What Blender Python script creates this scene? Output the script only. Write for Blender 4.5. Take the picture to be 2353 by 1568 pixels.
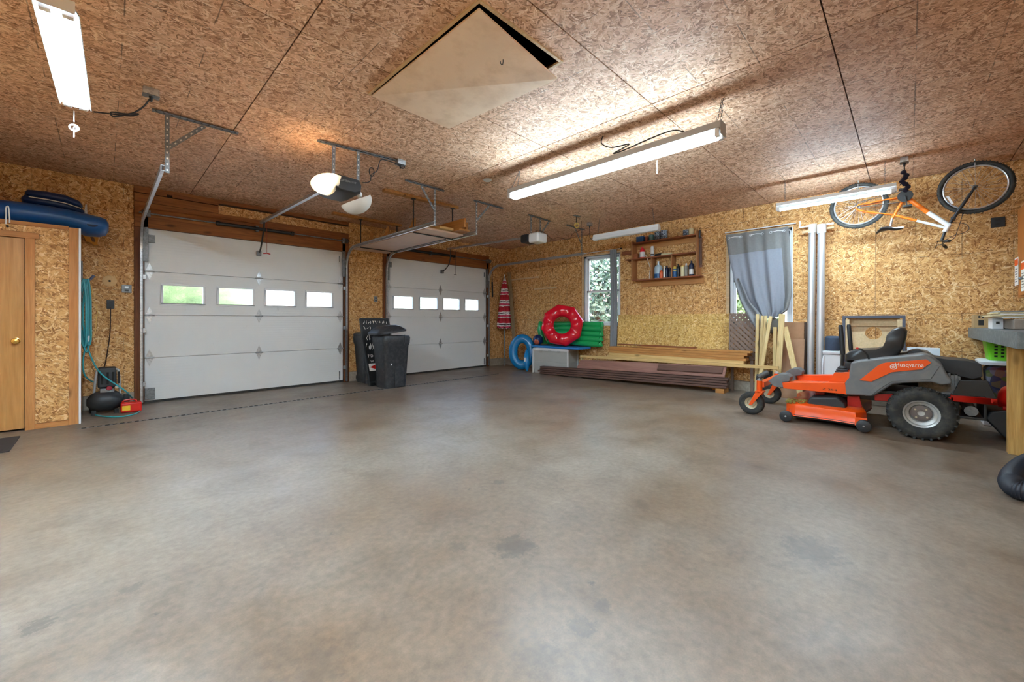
import bpy, bmesh, math, random
from mathutils import Vector, Matrix
random.seed(7)
for o in list(bpy.data.objects): bpy.data.objects.remove(o, do_unlink=True)
S = bpy.context.scene
# ------------------------------------------------------------ camera (photo taken as 2353 x 1568)
FPX, CX, VH, H = 925.0, 1176.5, 736.0, 3.05
ANG = math.radians(44.6)
FW = (math.cos(ANG), math.sin(ANG)); RT = (math.sin(ANG), -math.cos(ANG))
CAM = (-7.50, -7.65, 1.175)
cd = bpy.data.cameras.new('camera'); cam = bpy.data.objects.new('camera', cd); S.collection.objects.link(cam)
cd.sensor_width = 36.0; cd.lens = FPX / 2353 * 36; cd.shift_y = -(784 - VH) / 2353 * 1.0
cd.clip_start = 0.02; cd.clip_end = 300
cam.location = CAM; cam.rotation_euler = (math.pi / 2, 0, ANG - math.pi / 2)
S.camera = cam
# ------------------------------------------------------------ sky
W = bpy.data.worlds.new('sky'); S.world = W; W.use_nodes = True
nt = W.node_tree; nt.nodes.clear()
sk = nt.nodes.new('ShaderNodeTexSky'); sk.sky_type = 'NISHITA'; sk.sun_disc = False; sk.sun_elevation = math.radians(50); sk.sun_rotation = math.radians(200); sk.dust_density = 3.0; sk.air_density = 1.0
bg = nt.nodes.new('ShaderNodeBackground'); bg.inputs[1].default_value = 0.42
ow = nt.nodes.new('ShaderNodeOutputWorld'); nt.links.new(sk.outputs[0], bg.inputs[0]); nt.links.new(bg.outputs[0], ow.inputs[0])
V = S.view_settings; V.view_transform = 'Standard'; V.look = 'None'; V.gamma = 1.0; V.use_curve_mapping = False; V.exposure = 2.92
TUBE_W = 14.5   # strength of the lit fluorescent tubes
TUBE_C = (.68, .93, 1.12, 1)
# ------------------------------------------------------------ pixel helpers (a direction; the plane touched gives the distance)
def _ray(u, v):
    a = (u - CX) / FPX; b = (VH - v) / FPX
    return (FW[0] + a * RT[0], FW[1] + a * RT[1], b)
def _on(u, v, ax, val):
    d = _ray(u, v); t = (val - CAM[ax]) / d[ax]
    return Vector([CAM[i] + t * d[i] for i in range(3)])
def PX(u, v, x=0.0): return _on(u, v, 0, x)
def PY(u, v, y=0.0): return _on(u, v, 1, y)
def PZ(u, v, z=0.0): return _on(u, v, 2, z)
def yz(pts, x): return [(p.y, p.z) for p in (PX(u, v, x) for u, v in pts)]
def xz(pts, y): return [(p.x, p.z) for p in (PY(u, v, y) for u, v in pts)]
# ------------------------------------------------------------ mesh builder
def frame_of(d, up=(0, 0, 1)):
    d = Vector(d).normalized(); u = Vector(up)
    if abs(d.dot(u)) > 0.98: u = Vector((1, 0, 0)) if abs(d.x) < .9 else Vector((0, 1, 0))
    s = d.cross(u).normalized(); return d, s, s.cross(d).normalized()
class MB:
    def __init__(s): s.v = []; s.f = []
    def _add(s, vs, fs):
        b = len(s.v); s.v += [Vector(p) for p in vs]; s.f += [tuple(i + b for i in f) for f in fs]; return s
    def box(s, a, b):
        x0, y0, z0 = a; x1, y1, z1 = b
        x0, x1 = sorted((x0, x1)); y0, y1 = sorted((y0, y1)); z0, z1 = sorted((z0, z1))
        return s._add([(x0,y0,z0),(x1,y0,z0),(x1,y1,z0),(x0,y1,z0),(x0,y0,z1),(x1,y0,z1),(x1,y1,z1),(x0,y1,z1)],
                      [(0,3,2,1),(4,5,6,7),(0,1,5,4),(1,2,6,5),(2,3,7,6),(3,0,4,7)])
    def bar(s, p0, p1, w, h, up=(0, 0, 1)):
        p0 = Vector(p0); p1 = Vector(p1); d, sd, u = frame_of(p1 - p0, up); vs = []
        for p in (p0, p1):
            for a, b in ((-1,-1),(1,-1),(1,1),(-1,1)): vs.append(p + sd * (a * w / 2) + u * (b * h / 2))
        return s._add(vs, [(0,1,2,3),(7,6,5,4),(0,4,5,1),(1,5,6,2),(2,6,7,3),(3,7,4,0)])
    def tube(s, pts, r, n=8, closed=False, caps=True, flat=1.0):
        pts = [Vector(p) for p in pts]; m = len(pts); rs = r if isinstance(r, (list, tuple)) else [r] * m
        base = len(s.v); prev = None
        for i, p in enumerate(pts):
            a = pts[(i - 1) % m] if (i or closed) else p; b = pts[(i + 1) % m] if (i < m - 1 or closed) else p
            d = (b - a).normalized() if (b - a).length > 1e-9 else Vector((0, 0, 1))
            if prev is None: _, sd, u = frame_of(d)
            else:
                sd = prev - d * prev.dot(d)
                if sd.length < 1e-6: _, sd, u = frame_of(d)
                sd.normalize(); u = sd.cross(d).normalized()
            prev = sd
            for k in range(n):
                t = 2 * math.pi * k / n
                s.v.append(p + sd * (math.cos(t) * rs[i]) + u * (math.sin(t) * rs[i] * flat))
        for i in range(m if closed else m - 1):
            for k in range(n):
                a = base + i * n + k; b = base + i * n + (k + 1) % n; c = base + ((i + 1) % m) * n + (k + 1) % n; d = base + ((i + 1) % m) * n + k
                s.f.append((a, b, c, d))
        if caps and not closed:
            s.f.append(tuple(base + k for k in reversed(range(n)))); s.f.append(tuple(base + (m - 1) * n + k for k in range(n)))
        return s
    def cyl(s, p0, p1, r, n=16, r2=None): return s.tube([p0, p1], [r, r if r2 is None else r2], n)
    def lathe(s, prof, c, axis=(0, 0, 1), n=24, closed=False):
        c = Vector(c); d, a, b = frame_of(axis); base = len(s.v); m = len(prof)
        for r, h in prof:
            for k in range(n):
                t = 2 * math.pi * k / n; s.v.append(c + d * h + a * (math.cos(t) * r) + b * (math.sin(t) * r))
        for i in range(m if closed else m - 1):
            j = (i + 1) % m
            for k in range(n): s.f.append((base + i * n + k, base + i * n + (k + 1) % n, base + j * n + (k + 1) % n, base + j * n + k))
        if not closed:
            if prof[0][0] > 1e-6: s.f.append(tuple(base + k for k in reversed(range(n))))
            if prof[-1][0] > 1e-6: s.f.append(tuple(base + (m - 1) * n + k for k in range(n)))
        return s
    def prism(s, poly, ax, a0, a1):
        def mk(p, a): return (a, p[0], p[1]) if ax == 'X' else ((p[0], a, p[1]) if ax == 'Y' else (p[0], p[1], a))
        n = len(poly); vs = [mk(p, a0) for p in poly] + [mk(p, a1) for p in poly]
        return s._add(vs, [tuple(range(n)), tuple(reversed(range(n, 2 * n)))] + [(i, (i + 1) % n, n + (i + 1) % n, n + i) for i in range(n)])
    def torus(s, c, R, r, axis, n=32, m=10, ry=None):
        ry = ry or r
        return s.lathe([(R + r * math.cos(2 * math.pi * k / m), ry * math.sin(2 * math.pi * k / m)) for k in range(m)], c, axis, n, True)
    def ball(s, c, r, sc=(1, 1, 1), n=16, m=8):
        c = Vector(c); base = len(s.v)
        for i in range(m + 1):
            ph = math.pi * i / m
            for k in range(n):
                t = 2 * math.pi * k / n
                s.v.append(c + Vector((math.sin(ph) * math.cos(t) * r * sc[0], math.sin(ph) * math.sin(t) * r * sc[1], math.cos(ph) * r * sc[2])))
        for i in range(m):
            for k in range(n): s.f.append((base + i*n + k, base + (i+1)*n + k, base + (i+1)*n + (k+1) % n, base + i*n + (k+1) % n))
        return s
    def loft(s, rings, cap=True, closed=False):
        base = len(s.v); n = len(rings[0]); m = len(rings)
        for r in rings: s.v += [Vector(p) for p in r]
        for i in range(m if closed else m - 1):
            j = (i + 1) % m
            for k in range(n): s.f.append((base + i*n + k, base + i*n + (k+1) % n, base + j*n + (k+1) % n, base + j*n + k))
        if cap and not closed:
            s.f.append(tuple(base + k for k in reversed(range(n)))); s.f.append(tuple(base + (m-1)*n + k for k in range(n)))
        return s
    def sheet(s, fn, nu, nv, th=0.004):
        """surface fn(u,v)->point, u,v in 0..1, given thickness th"""
        P = [[Vector(fn(i / nu, j / nv)) for j in range(nv + 1)] for i in range(nu + 1)]
        N = [[None] * (nv + 1) for _ in range(nu + 1)]
        for i in range(nu + 1):
            for j in range(nv + 1):
                a = P[min(i + 1, nu)][j] - P[max(i - 1, 0)][j]; b = P[i][min(j + 1, nv)] - P[i][max(j - 1, 0)]
                N[i][j] = a.cross(b).normalized() if a.cross(b).length > 1e-12 else Vector((0, 0, 1))
        base = len(s.v); w = nv + 1; K = (nu + 1) * w
        for sg in (.5, -.5):
            for i in range(nu + 1):
                for j in range(w): s.v.append(P[i][j] + N[i][j] * th * sg)
        for i in range(nu):
            for j in range(nv):
                a, b, c, d = i*w + j, (i+1)*w + j, (i+1)*w + j + 1, i*w + j + 1
                s.f.append((base + a, base + b, base + c, base + d)); s.f.append((base + K + d, base + K + c, base + K + b, base + K + a))
        ring = [i*w for i in range(nu+1)] + [nu*w + j for j in range(1, w)] + [i*w + nv for i in range(nu-1, -1, -1)] + [j for j in range(nv-1, 0, -1)]
        for q in range(len(ring)):
            a, b = ring[q], ring[(q + 1) % len(ring)]; s.f.append((base + a, base + K + a, base + K + b, base + b))
        return s
    def rot(s, R, c=(0, 0, 0)):
        c = Vector(c); s.v = [R @ (p - c) + c for p in s.v]; return s
    def move(s, d):
        d = Vector(d); s.v = [p + d for p in s.v]; return s
    def build(s, name, mat, parent=None, bevel=0.0, seg=2, sharp=40, at=None):
        me = bpy.data.meshes.new(name); bm = bmesh.new()
        vs = [bm.verts.new(p) for p in s.v]
        for f in s.f:
            if len(set(f)) < 3: continue
            try: bm.faces.new([vs[i] for i in f])
            except ValueError: pass
        bmesh.ops.remove_doubles(bm, verts=bm.verts, dist=1e-6)
        bmesh.ops.recalc_face_normals(bm, faces=bm.faces)
        if bevel:
            es = [e for e in bm.edges if len(e.link_faces) == 2 and e.calc_face_angle(0) > math.radians(30)]
            if es: bmesh.ops.bevel(bm, geom=es, offset=bevel, segments=seg, profile=.5, affect='EDGES', clamp_overlap=True)
        th = math.radians(sharp)
        for e in bm.edges: e.smooth = not (len(e.link_faces) == 2 and e.calc_face_angle(0) > th)
        for f in bm.faces: f.smooth = True
        lo = Vector([min(v.co[i] for v in bm.verts) for i in range(3)]); hi = Vector([max(v.co[i] for v in bm.verts) for i in range(3)])
        c = Vector(at) if at is not None else Vector(((lo.x + hi.x) / 2, (lo.y + hi.y) / 2, lo.z))
        for v in bm.verts: v.co -= c
        bm.to_mesh(me); bm.free()
        if mat: me.materials.append(mat)
        o = bpy.data.objects.new(name, me); S.collection.objects.link(o); put(o, parent, c)
        if bevel: wn_ = o.modifiers.new('weighted_normal', 'WEIGHTED_NORMAL'); wn_.keep_sharp = True
        return o
WL = {}
def put(o, parent, c):
    c = Vector(c); WL[o.name] = c
    if parent is not None: o.parent = parent; o.location = c - WL[parent.name]
    else: o.location = c
def tag(o, label=None, cat=None, group=None, kind=None):
    if label: o['label'] = label
    if cat: o['category'] = cat
    if group: o['group'] = group
    if kind: o['kind'] = kind
    return o
def thing(name, label, cat, loc, group=None, kind=None):
    o = bpy.data.objects.new(name, None); o.empty_display_size = .05; S.collection.objects.link(o); put(o, None, loc)
    return tag(o, label, cat, group, kind)
def inst(src, parent, d, name=None):
    o = src.copy(); S.collection.objects.link(o); put(o, parent, WL[src.name] + Vector(d)); return o
def dup(root, d, label=None):
    r = root.copy(); S.collection.objects.link(r); put(r, None, WL[root.name] + Vector(d))
    if label: r['label'] = label
    for ch in root.children:
        c = inst(ch, r, d)
        for g in ch.children: inst(g, c, d)
    return r
def text(body, size, at, right, up, mat, parent, name='lettering', depth=.001, fit=None):
    cu = bpy.data.curves.new('t', 'FONT'); cu.body = body; cu.size = size; cu.extrude = depth; cu.align_x = 'CENTER'; cu.align_y = 'CENTER'
    t = bpy.data.objects.new('t', cu); S.collection.objects.link(t); bpy.context.view_layer.update()
    me = bpy.data.meshes.new_from_object(t.evaluated_get(bpy.context.evaluated_depsgraph_get())); bpy.data.objects.remove(t, do_unlink=True)
    me.name = name; me.materials.clear(); me.materials.append(mat)
    r = Vector(right).normalized(); u = Vector(up).normalized(); n = r.cross(u)
    k = 1.0
    if fit:
        xs = [v.co.x for v in me.vertices]; k = fit / (max(xs) - min(xs))
    for v in me.vertices: v.co = r * v.co.x * k + u * v.co.y + n * v.co.z
    o = bpy.data.objects.new(name, me); S.collection.objects.link(o); put(o, parent, at); return o
def smoothpath(pts, n=6):
    pts = [Vector(p) for p in pts]; out = []
    for i in range(len(pts) - 1):
        p0 = pts[max(i-1, 0)]; p1 = pts[i]; p2 = pts[i+1]; p3 = pts[min(i+2, len(pts)-1)]
        for k in range(n):
            t = k / n
            out.append(.5 * ((2*p1) + (-p0 + p2)*t + (2*p0 - 5*p1 + 4*p2 - p3)*t*t + (-p0 + 3*p1 - 3*p2 + p3)*t**3))
    return out + [pts[-1]]
# ------------------------------------------------------------ materials
def srgb(r, g, b):
    f = lambda c: (c/255/12.92) if c/255 <= .04045 else ((c/255 + .055)/1.055)**2.4
    return (f(r), f(g), f(b), 1)
class NT:
    def __init__(s, name):
        s.m = bpy.data.materials.new(name); s.m.use_nodes = True; s.t = s.m.node_tree; s.t.nodes.clear()
        s.out = s.n('ShaderNodeOutputMaterial'); s.b = s.n('ShaderNodeBsdfPrincipled'); s.l(s.b.outputs[0], s.out.inputs[0])
    def n(s, ty, **kw):
        nd = s.t.nodes.new(ty)
        for k, v in kw.items(): setattr(nd, k, v)
        return nd
    def l(s, a, b): s.t.links.new(a, b)
    def val(s, x, inp):
        if isinstance(x, (int, float)): inp.default_value = x
        elif isinstance(x, (tuple, list)): inp.default_value = x
        else: s.l(x, inp)
    def math(s, op, a, b=None, c=None):
        nd = s.n('ShaderNodeMath', operation=op); s.val(a, nd.inputs[0])
        if b is not None: s.val(b, nd.inputs[1])
        if c is not None: s.val(c, nd.inputs[2])
        return nd.outputs[0]
    def vmath(s, op, a, b=None):
        nd = s.n('ShaderNodeVectorMath', operation=op); s.val(a, nd.inputs[0])
        if b is not None: s.val(b, nd.inputs[1])
        return nd.outputs[0]
    def mix(s, f, a, b, mode='MIX'):
        nd = s.n('ShaderNodeMix', data_type='RGBA', blend_type=mode); s.val(f, nd.inputs[0]); s.val(a, nd.inputs[6]); s.val(b, nd.inputs[7]); return nd.outputs[2]
    def ramp(s, f, stops):
        nd = s.n('ShaderNodeValToRGB'); s.l(f, nd.inputs[0]); e = nd.color_ramp.elements
        while len(e) < len(stops): e.new(.5)
        for x, (p, c) in zip(e, stops): x.position = p; x.color = c if len(c) == 4 else (*c, 1)
        return nd.outputs[0]
    def noise(s, vec, scale, detail=3, rough=.55, dist=0.0):
        nd = s.n('ShaderNodeTexNoise'); nd.inputs['Scale'].default_value = scale; nd.inputs['Detail'].default_value = detail; nd.inputs['Roughness'].default_value = rough; nd.inputs['Distortion'].default_value = dist
        if vec is not None: s.l(vec, nd.inputs['Vector'])
        return nd.outputs[0]
    def pos(s): return s.n('ShaderNodeNewGeometry').outputs['Position']
    def obj(s): return s.n('ShaderNodeTexCoord').outputs['Object']
    def bump(s, h, strength=.3, dist=.01):
        nd = s.n('ShaderNodeBump'); nd.inputs['Strength'].default_value = strength; nd.inputs['Distance'].default_value = dist; s.l(h, nd.inputs['Height']); s.l(nd.outputs[0], s.b.inputs['Normal'])
    def set(s, **kw):
        for k, v in kw.items(): s.val(v, s.b.inputs[k.replace('_', ' ')])
        return s
G4 = lambda v: (v, v, v, 1)
def plain(name, col, rough=.5, metal=0.0, var=.12, scale=9.0, spec=.5, bump=0.0, emit=None, dirt=None):
    N = NT(name); p = N.obj()
    n = N.noise(p, scale, 4)
    c = N.mix(N.math('MULTIPLY', n, 1.0), tuple(x * (1 - var) for x in col[:3]) + (1,), tuple(min(1, x * (1 + var)) for x in col[:3]) + (1,))
    if dirt:
        d = N.ramp(N.noise(p, dirt[1], 5, .65), [(.45, G4(0)), (.7, G4(1))]); c = N.mix(N.math('MULTIPLY', d, dirt[2]), c, dirt[0])
    N.set(Base_Color=c, Roughness=rough, Metallic=metal, Specular_IOR_Level=spec)
    if bump: N.bump(N.noise(p, scale * 6, 3), bump, .004)
    if emit: N.set(Emission_Color=emit[0], Emission_Strength=emit[1])
    return N.m
def osb(name, ax, tones, line=.406, big=.5, ls=0.5, off=(0, 0)):
    """strand board: layers of long cells, each strand a colour; printed guide lines"""
    N = NT(name); P = N.pos(); sp = N.n('ShaderNodeSeparateXYZ'); N.l(P, sp.inputs[0])
    a, b = {'Z': (0, 1), 'X': (1, 2), 'Y': (0, 2)}[ax]
    oi = N.n('ShaderNodeObjectInfo').outputs['Random']
    cb = N.n('ShaderNodeCombineXYZ'); N.l(sp.outputs[a], cb.inputs[0]); N.l(sp.outputs[b], cb.inputs[1])
    shift = N.n('ShaderNodeCombineXYZ'); N.l(N.math('MULTIPLY', oi, 37.0), shift.inputs[0]); N.l(N.math('MULTIPLY', oi, 71.0), shift.inputs[1])
    v0 = N.vmath('ADD', cb.outputs[0], shift.outputs[0])
    wn = N.n('ShaderNodeTexNoise'); wn.inputs['Scale'].default_value = 8.0; wn.inputs['Detail'].default_value = 1; N.l(v0, wn.inputs['Vector'])
    v1 = N.vmath('ADD', v0, N.vmath('MULTIPLY', N.vmath('SUBTRACT', wn.outputs['Color'], (.5, .5, .5)), (.05, .05, 0)))
    best = None; val = None; hue = None
    for k, (ang, lx, ly) in enumerate(((.35, 14, 62), (1.05, 17, 80), (1.75, 12, 52), (2.35, 18, 90), (2.95, 15, 70), (.7, 24, 120))):
        rt = N.n('ShaderNodeVectorRotate', rotation_type='Z_AXIS'); N.l(v1, rt.inputs['Vector']); rt.inputs['Angle'].default_value = ang
        sc = N.vmath('MULTIPLY', rt.outputs[0], (lx, ly, 1)); sc = N.vmath('ADD', sc, (k * 13.7, k * 7.3, 0))
        vo = N.n('ShaderNodeTexVoronoi', voronoi_dimensions='2D', feature='F1'); vo.inputs['Scale'].default_value = 1; vo.inputs['Randomness'].default_value = 1; N.l(sc, vo.inputs['Vector'])
        s3 = N.n('ShaderNodeSeparateColor'); N.l(vo.outputs['Color'], s3.inputs[0])
        pri = N.math('MULTIPLY', s3.outputs[0], N.math('SUBTRACT', 1.25, vo.outputs['Distance']))
        if best is None: best, val, hue = pri, s3.outputs[1], s3.outputs[2]
        else:
            g = N.math('GREATER_THAN', pri, best)
            m = N.n('ShaderNodeMix', data_type='FLOAT'); N.l(g, m.inputs[0]); N.l(val, m.inputs[2]); N.l(s3.outputs[1], m.inputs[3]); val = m.outputs[0]
            m = N.n('ShaderNodeMix', data_type='FLOAT'); N.l(g, m.inputs[0]); N.l(hue, m.inputs[2]); N.l(s3.outputs[2], m.inputs[3]); hue = m.outputs[0]
            best = N.math('MAXIMUM', best, pri)
    dk, md, lt, pl = tones
    col = N.ramp(val, [(0.0, dk), (.18, tuple(.55*x + .45*y for x, y in zip(dk, md))), (.45, md), (.8, lt), (1.0, pl)])
    gap = N.ramp(best, [(.34, G4(1)), (.50, G4(0))])           # the dark resin between strands
    col = N.mix(N.math('MULTIPLY', gap, .7), col, tuple(x * .5 for x in dk[:3]) + (1,))
    fine = N.noise(v0, 240, 2); col = N.mix(.25, col, N.mix(1.0, col, N.ramp(fine, [(.3, G4(.55)), (.7, G4(1.3))]), 'MULTIPLY'))
    bn = N.noise(v0, .9, 3); col = N.mix(big, col, N.mix(1.0, col, N.ramp(bn, [(.3, (.78, .74, .7, 1)), (.7, (1.18, 1.15, 1.1, 1))]), 'MULTIPLY'))
    if line:
        sg = N.n('ShaderNodeSeparateXYZ'); N.l(cb.outputs[0], sg.inputs[0]); tot = None
        for q in (0, 1):
            w = N.math('ADD', sg.outputs[q], off[q] + N_WOB * 0)
            wob = N.math('MULTIPLY', N.math('SUBTRACT', N.noise(v0, 14, 2), .5), .008)
            fr = N.math('PINGPONG', N.math('ADD', w, wob), line / 2)
            ln = N.math('LESS_THAN', fr, .0035)
            brk = N.ramp(N.noise(v0, 3.2 + q, 2), [(.46, G4(0)), (.56, G4(1))])
            ln = N.math('MULTIPLY', ln, brk); tot = ln if tot is None else N.math('MAXIMUM', tot, ln)
        col = N.mix(N.math('MULTIPLY', tot, ls), col, (.03, .022, .018, 1))
    N.set(Base_Color=col, Roughness=.62, Specular_IOR_Level=.25)
    N.bump(N.math('ADD', best, N.math('MULTIPLY', fine, .15)), .35, .003)
    return N.m
N_WOB = 1.0
def wood(name, c1, c2, axis='X', scale=1.0, rough=.6, knots=True):
    N = NT(name); p = N.obj(); oi = N.n('ShaderNodeObjectInfo').outputs['Random']
    sh = N.n('ShaderNodeCombineXYZ')
    for q in range(3): N.l(N.math('MULTIPLY', oi, 17.0 + q * 9), sh.inputs[q])
    p = N.vmath('ADD', p, sh.outputs[0])
    st = {'X': (1.2, 22, 22), 'Y': (22, 1.2, 22), 'Z': (22, 22, 1.2)}[axis]
    g = N.noise(N.vmath('MULTIPLY', p, tuple(x * scale for x in st)), 1.0, 5, .6, 1.2)
    f = N.noise(N.vmath('MULTIPLY', p, tuple(x * scale * 6 for x in st)), 1.0, 2)
    col = N.ramp(g, [(.25, c1), (.5, tuple((x + y) / 2 for x, y in zip(c1, c2))), (.72, c2)])
    col = N.mix(.3, col, N.mix(1.0, col, N.ramp(f, [(.3, G4(.6)), (.7, G4(1.2))]), 'MULTIPLY'))
    if knots:
        vo = N.n('ShaderNodeTexVoronoi', feature='F1'); vo.inputs['Scale'].default_value = 1; N.l(N.vmath('MULTIPLY', p, tuple((2.2 if x < 5 else 5.5) * scale for x in st)), vo.inputs['Vector'])
        k = N.ramp(vo.outputs['Distance'], [(.06, G4(1)), (.16, G4(0))]); col = N.mix(N.math('MULTIPLY', k, .7), col, tuple(x * .3 for x in c1[:3]) + (1,))
    N.set(Base_Color=col, Roughness=rough, Specular_IOR_Level=.3); N.bump(g, .12, .003)
    return N.m
def concrete(name, c1, c2, spots=True, rough=(.29, .55)):
    N = NT(name); p = N.pos()
    a = N.noise(p, .55, 6, .6); b = N.noise(p, 3.2, 6, .62, .5); c = N.noise(p, 26, 4, .6); d = N.noise(p, 160, 2)
    col = N.mix(N.ramp(a, [(.36, G4(0)), (.64, G4(1))]), c1, c2)
    col = N.mix(.75, col, N.mix(1.0, col, N.ramp(b, [(.28, (.66, .62, .58, 1)), (.5, (.98, .97, .96, 1)), (.72, (1.18, 1.18, 1.18, 1))]), 'MULTIPLY'))
    col = N.mix(.8, col, N.mix(1.0, col, N.ramp(c, [(.3, G4(.74)), (.7, G4(1.18))]), 'MULTIPLY'))
    col = N.mix(.3, col, N.mix(1.0, col, N.ramp(d, [(.3, G4(.7)), (.7, G4(1.2))]), 'MULTIPLY'))
    if spots:
        # dark oil stains and flecks of their own shapes
        s1 = N.ramp(N.noise(p, 1.7, 7, .68, .8), [(.60, G4(0)), (.76, G4(1))]); col = N.mix(N.math('MULTIPLY', s1, .35), col, (.1, .082, .068, 1))
        vo = N.n('ShaderNodeTexVoronoi', feature='F1'); vo.inputs['Scale'].default_value = 3.1; N.l(N.vmath('ADD', p, N.vmath('MULTIPLY', N.n('ShaderNodeTexNoise').outputs['Color'], (.0, .0, 0))), vo.inputs['Vector'])
        s2 = N.math('MULTIPLY', N.ramp(vo.outputs['Distance'], [(.045, G4(1)), (.075, G4(0))]), N.ramp(N.noise(p, 60, 2), [(.4, G4(0)), (.6, G4(1))])); col = N.mix(N.math('MULTIPLY', s2, .7), col, (.07, .055, .045, 1))
        w = N.ramp(N.noise(p, 7.5, 5, .7, 2.0), [(.64, G4(0)), (.76, G4(1))]); col = N.mix(N.math('MULTIPLY', w, .3), col, (.12, .1, .085, 1))
    for (u, v, r, k) in STAINS if spots else ():
        c0 = PZ(u, v); dn = N.vmath('SUBTRACT', p, tuple(c0)); ln = N.n('ShaderNodeVectorMath', operation='LENGTH'); N.l(dn, ln.inputs[0])
        f = N.math('ADD', N.math('DIVIDE', ln.outputs['Value'], r), N.math('MULTIPLY', N.math('SUBTRACT', N.noise(p, 2.2 / r, 6, .75), .5), 3.2))
        col = N.mix(N.math('MULTIPLY', N.ramp(f, [(.5, G4(1)), (.9, G4(0))]), k), col, (.08, .062, .05, 1))
    rr = N.ramp(N.noise(p, 1.1, 5, .6), [(.35, G4(rough[0])), (.7, G4(rough[1]))])
    N.set(Base_Color=col, Roughness=rr, Specular_IOR_Level=.5); N.bump(N.math('ADD', N.math('MULTIPLY', b, .6), N.math('MULTIPLY', c, .25)), .12, .02)
    return N.m
def galv(name, c=.5, rough=.38):
    N = NT(name); p = N.obj(); vo = N.n('ShaderNodeTexVoronoi', feature='F1'); vo.inputs['Scale'].default_value = 60; N.l(p, vo.inputs['Vector'])
    s3 = N.n('ShaderNodeSeparateColor'); N.l(vo.outputs['Color'], s3.inputs[0])
    N.set(Base_Color=N.ramp(s3.outputs[0], [(0, (c*.8, c*.81, c*.82, 1)), (1, (c*1.15, c*1.16, c*1.17, 1))]), Metallic=.85, Roughness=N.ramp(N.noise(p, 8, 3), [(.3, G4(rough - .1)), (.7, G4(rough + .15))]))
    return N.m
def emis(name, col, k):
    N = NT(name); N.set(Base_Color=(.9, .9, .9, 1), Emission_Color=col, Emission_Strength=k, Roughness=.4); return N.m
def glassy(name, rough=0.0, tint=(1, 1, 1, 1), bump=0.0, thin=True):
    N = NT(name)
    if thin:
        tr = N.n('ShaderNodeBsdfTransparent'); tr.inputs[0].default_value = tint; gl = N.n('ShaderNodeBsdfGlossy'); gl.inputs['Roughness'].default_value = .02
        fr = N.n('ShaderNodeFresnel'); mx = N.n('ShaderNodeMixShader'); N.l(fr.outputs[0], mx.inputs[0]); N.l(tr.outputs[0], mx.inputs[1]); N.l(gl.outputs[0], mx.inputs[2]); N.l(mx.outputs[0], N.out.inputs[0])
    else:
        rf = N.n('ShaderNodeBsdfRefraction'); rf.inputs['Color'].default_value = tint; rf.inputs['Roughness'].default_value = rough; rf.inputs['IOR'].default_value = 1.2
        nd = N.n('ShaderNodeBump'); nd.inputs['Strength'].default_value = bump; nd.inputs['Distance'].default_value = .01; N.l(N.noise(N.pos(), 55, 3), nd.inputs['Height']); N.l(nd.outputs[0], rf.inputs['Normal'])
        tr = N.n('ShaderNodeBsdfTransparent'); mx = N.n('ShaderNodeMixShader'); mx.inputs[0].default_value = .3; N.l(rf.outputs[0], mx.inputs[1]); N.l(tr.outputs[0], mx.inputs[2]); N.l(mx.outputs[0], N.out.inputs[0])
    return N.m
T_WALL = (srgb(146, 94, 46), srgb(212, 158, 96), srgb(226, 178, 120), srgb(242, 210, 160))
T_CEIL = (srgb(146, 102, 72), srgb(216, 172, 140), srgb(230, 190, 160), srgb(244, 216, 190))
T_GOLD = (srgb(170, 124, 60), srgb(214, 170, 96), srgb(228, 190, 118), srgb(240, 212, 156))
STAINS = [(1185, 1255, .13, .6), (1862, 1262, .17, .45), (1050, 1256, .06, .4), (90, 1437, .06, .6), (1145, 1108, .06, .5), (1336, 1440, .07, .4), (1385, 1392, .05, .45), (1890, 1110, .25, .25), (1470, 1160, .1, .25), (300, 1355, .05, .4), (720, 1540, .12, .3), (240, 1210, .1, .2), (1230, 1505, .1, .3), (1620, 1060, .2, .2)]
M = {}
M['osb_z'] = osb('osb_ceiling', 'Z', T_CEIL, off=(6.6, 7.28), ls=.6)
M['osb_x'] = osb('osb_wall_x', 'X', T_WALL, off=(0, .03), ls=.55)
M['osb_y'] = osb('osb_wall_y', 'Y', T_WALL, off=(0, .03), ls=.3)
M['osb_gold'] = osb('osb_sheet', 'X', T_GOLD, line=0)
M['floor'] = concrete('concrete_floor', srgb(119, 99, 81), srgb(132, 119, 106))
M['curb'] = concrete('concrete_curb', srgb(150, 134, 116), srgb(178, 166, 150), rough=(.7, .9))
M['dark'] = plain('dark_gap', (.012, .01, .008, 1), .9)
M['stud'] = plain('wall_core', srgb(70, 48, 30), .9)
M['hdr'] = wood('header_lumber', srgb(116, 66, 30), srgb(168, 106, 54), 'X')
M['jamb'] = wood('jamb_lumber', srgb(86, 46, 20), srgb(134, 76, 36), 'Z')
M['trimw'] = wood('pine_trim', srgb(176, 112, 58), srgb(206, 146, 88), 'Z')
M['trimx'] = wood('pine_trim_x', srgb(172, 108, 56), srgb(204, 144, 86), 'X')
M['trimy'] = wood('pine_trim_y', srgb(196, 160, 116), srgb(224, 196, 156), 'Y')
M['pinez'] = wood('pine_stud', srgb(204, 172, 112), srgb(232, 208, 154), 'Z')
M['piney'] = wood('pine_board_y', srgb(198, 156, 92), srgb(228, 196, 138), 'Y')
M['cedary'] = wood('cedar_board', srgb(164, 104, 50), srgb(204, 148, 84), 'Y')
M['doorw'] = wood('door_veneer', srgb(180, 122, 64), srgb(206, 152, 92), 'Z', .5, .35, False)
M['ply'] = wood('plywood', srgb(206, 176, 132), srgb(220, 194, 154), 'X', .35, .55, False)
M['hatch'] = plain('hatch_board', srgb(236, 206, 176), .7, var=.1, scale=2.5, dirt=(srgb(196, 158, 122), 5, .5))
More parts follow.
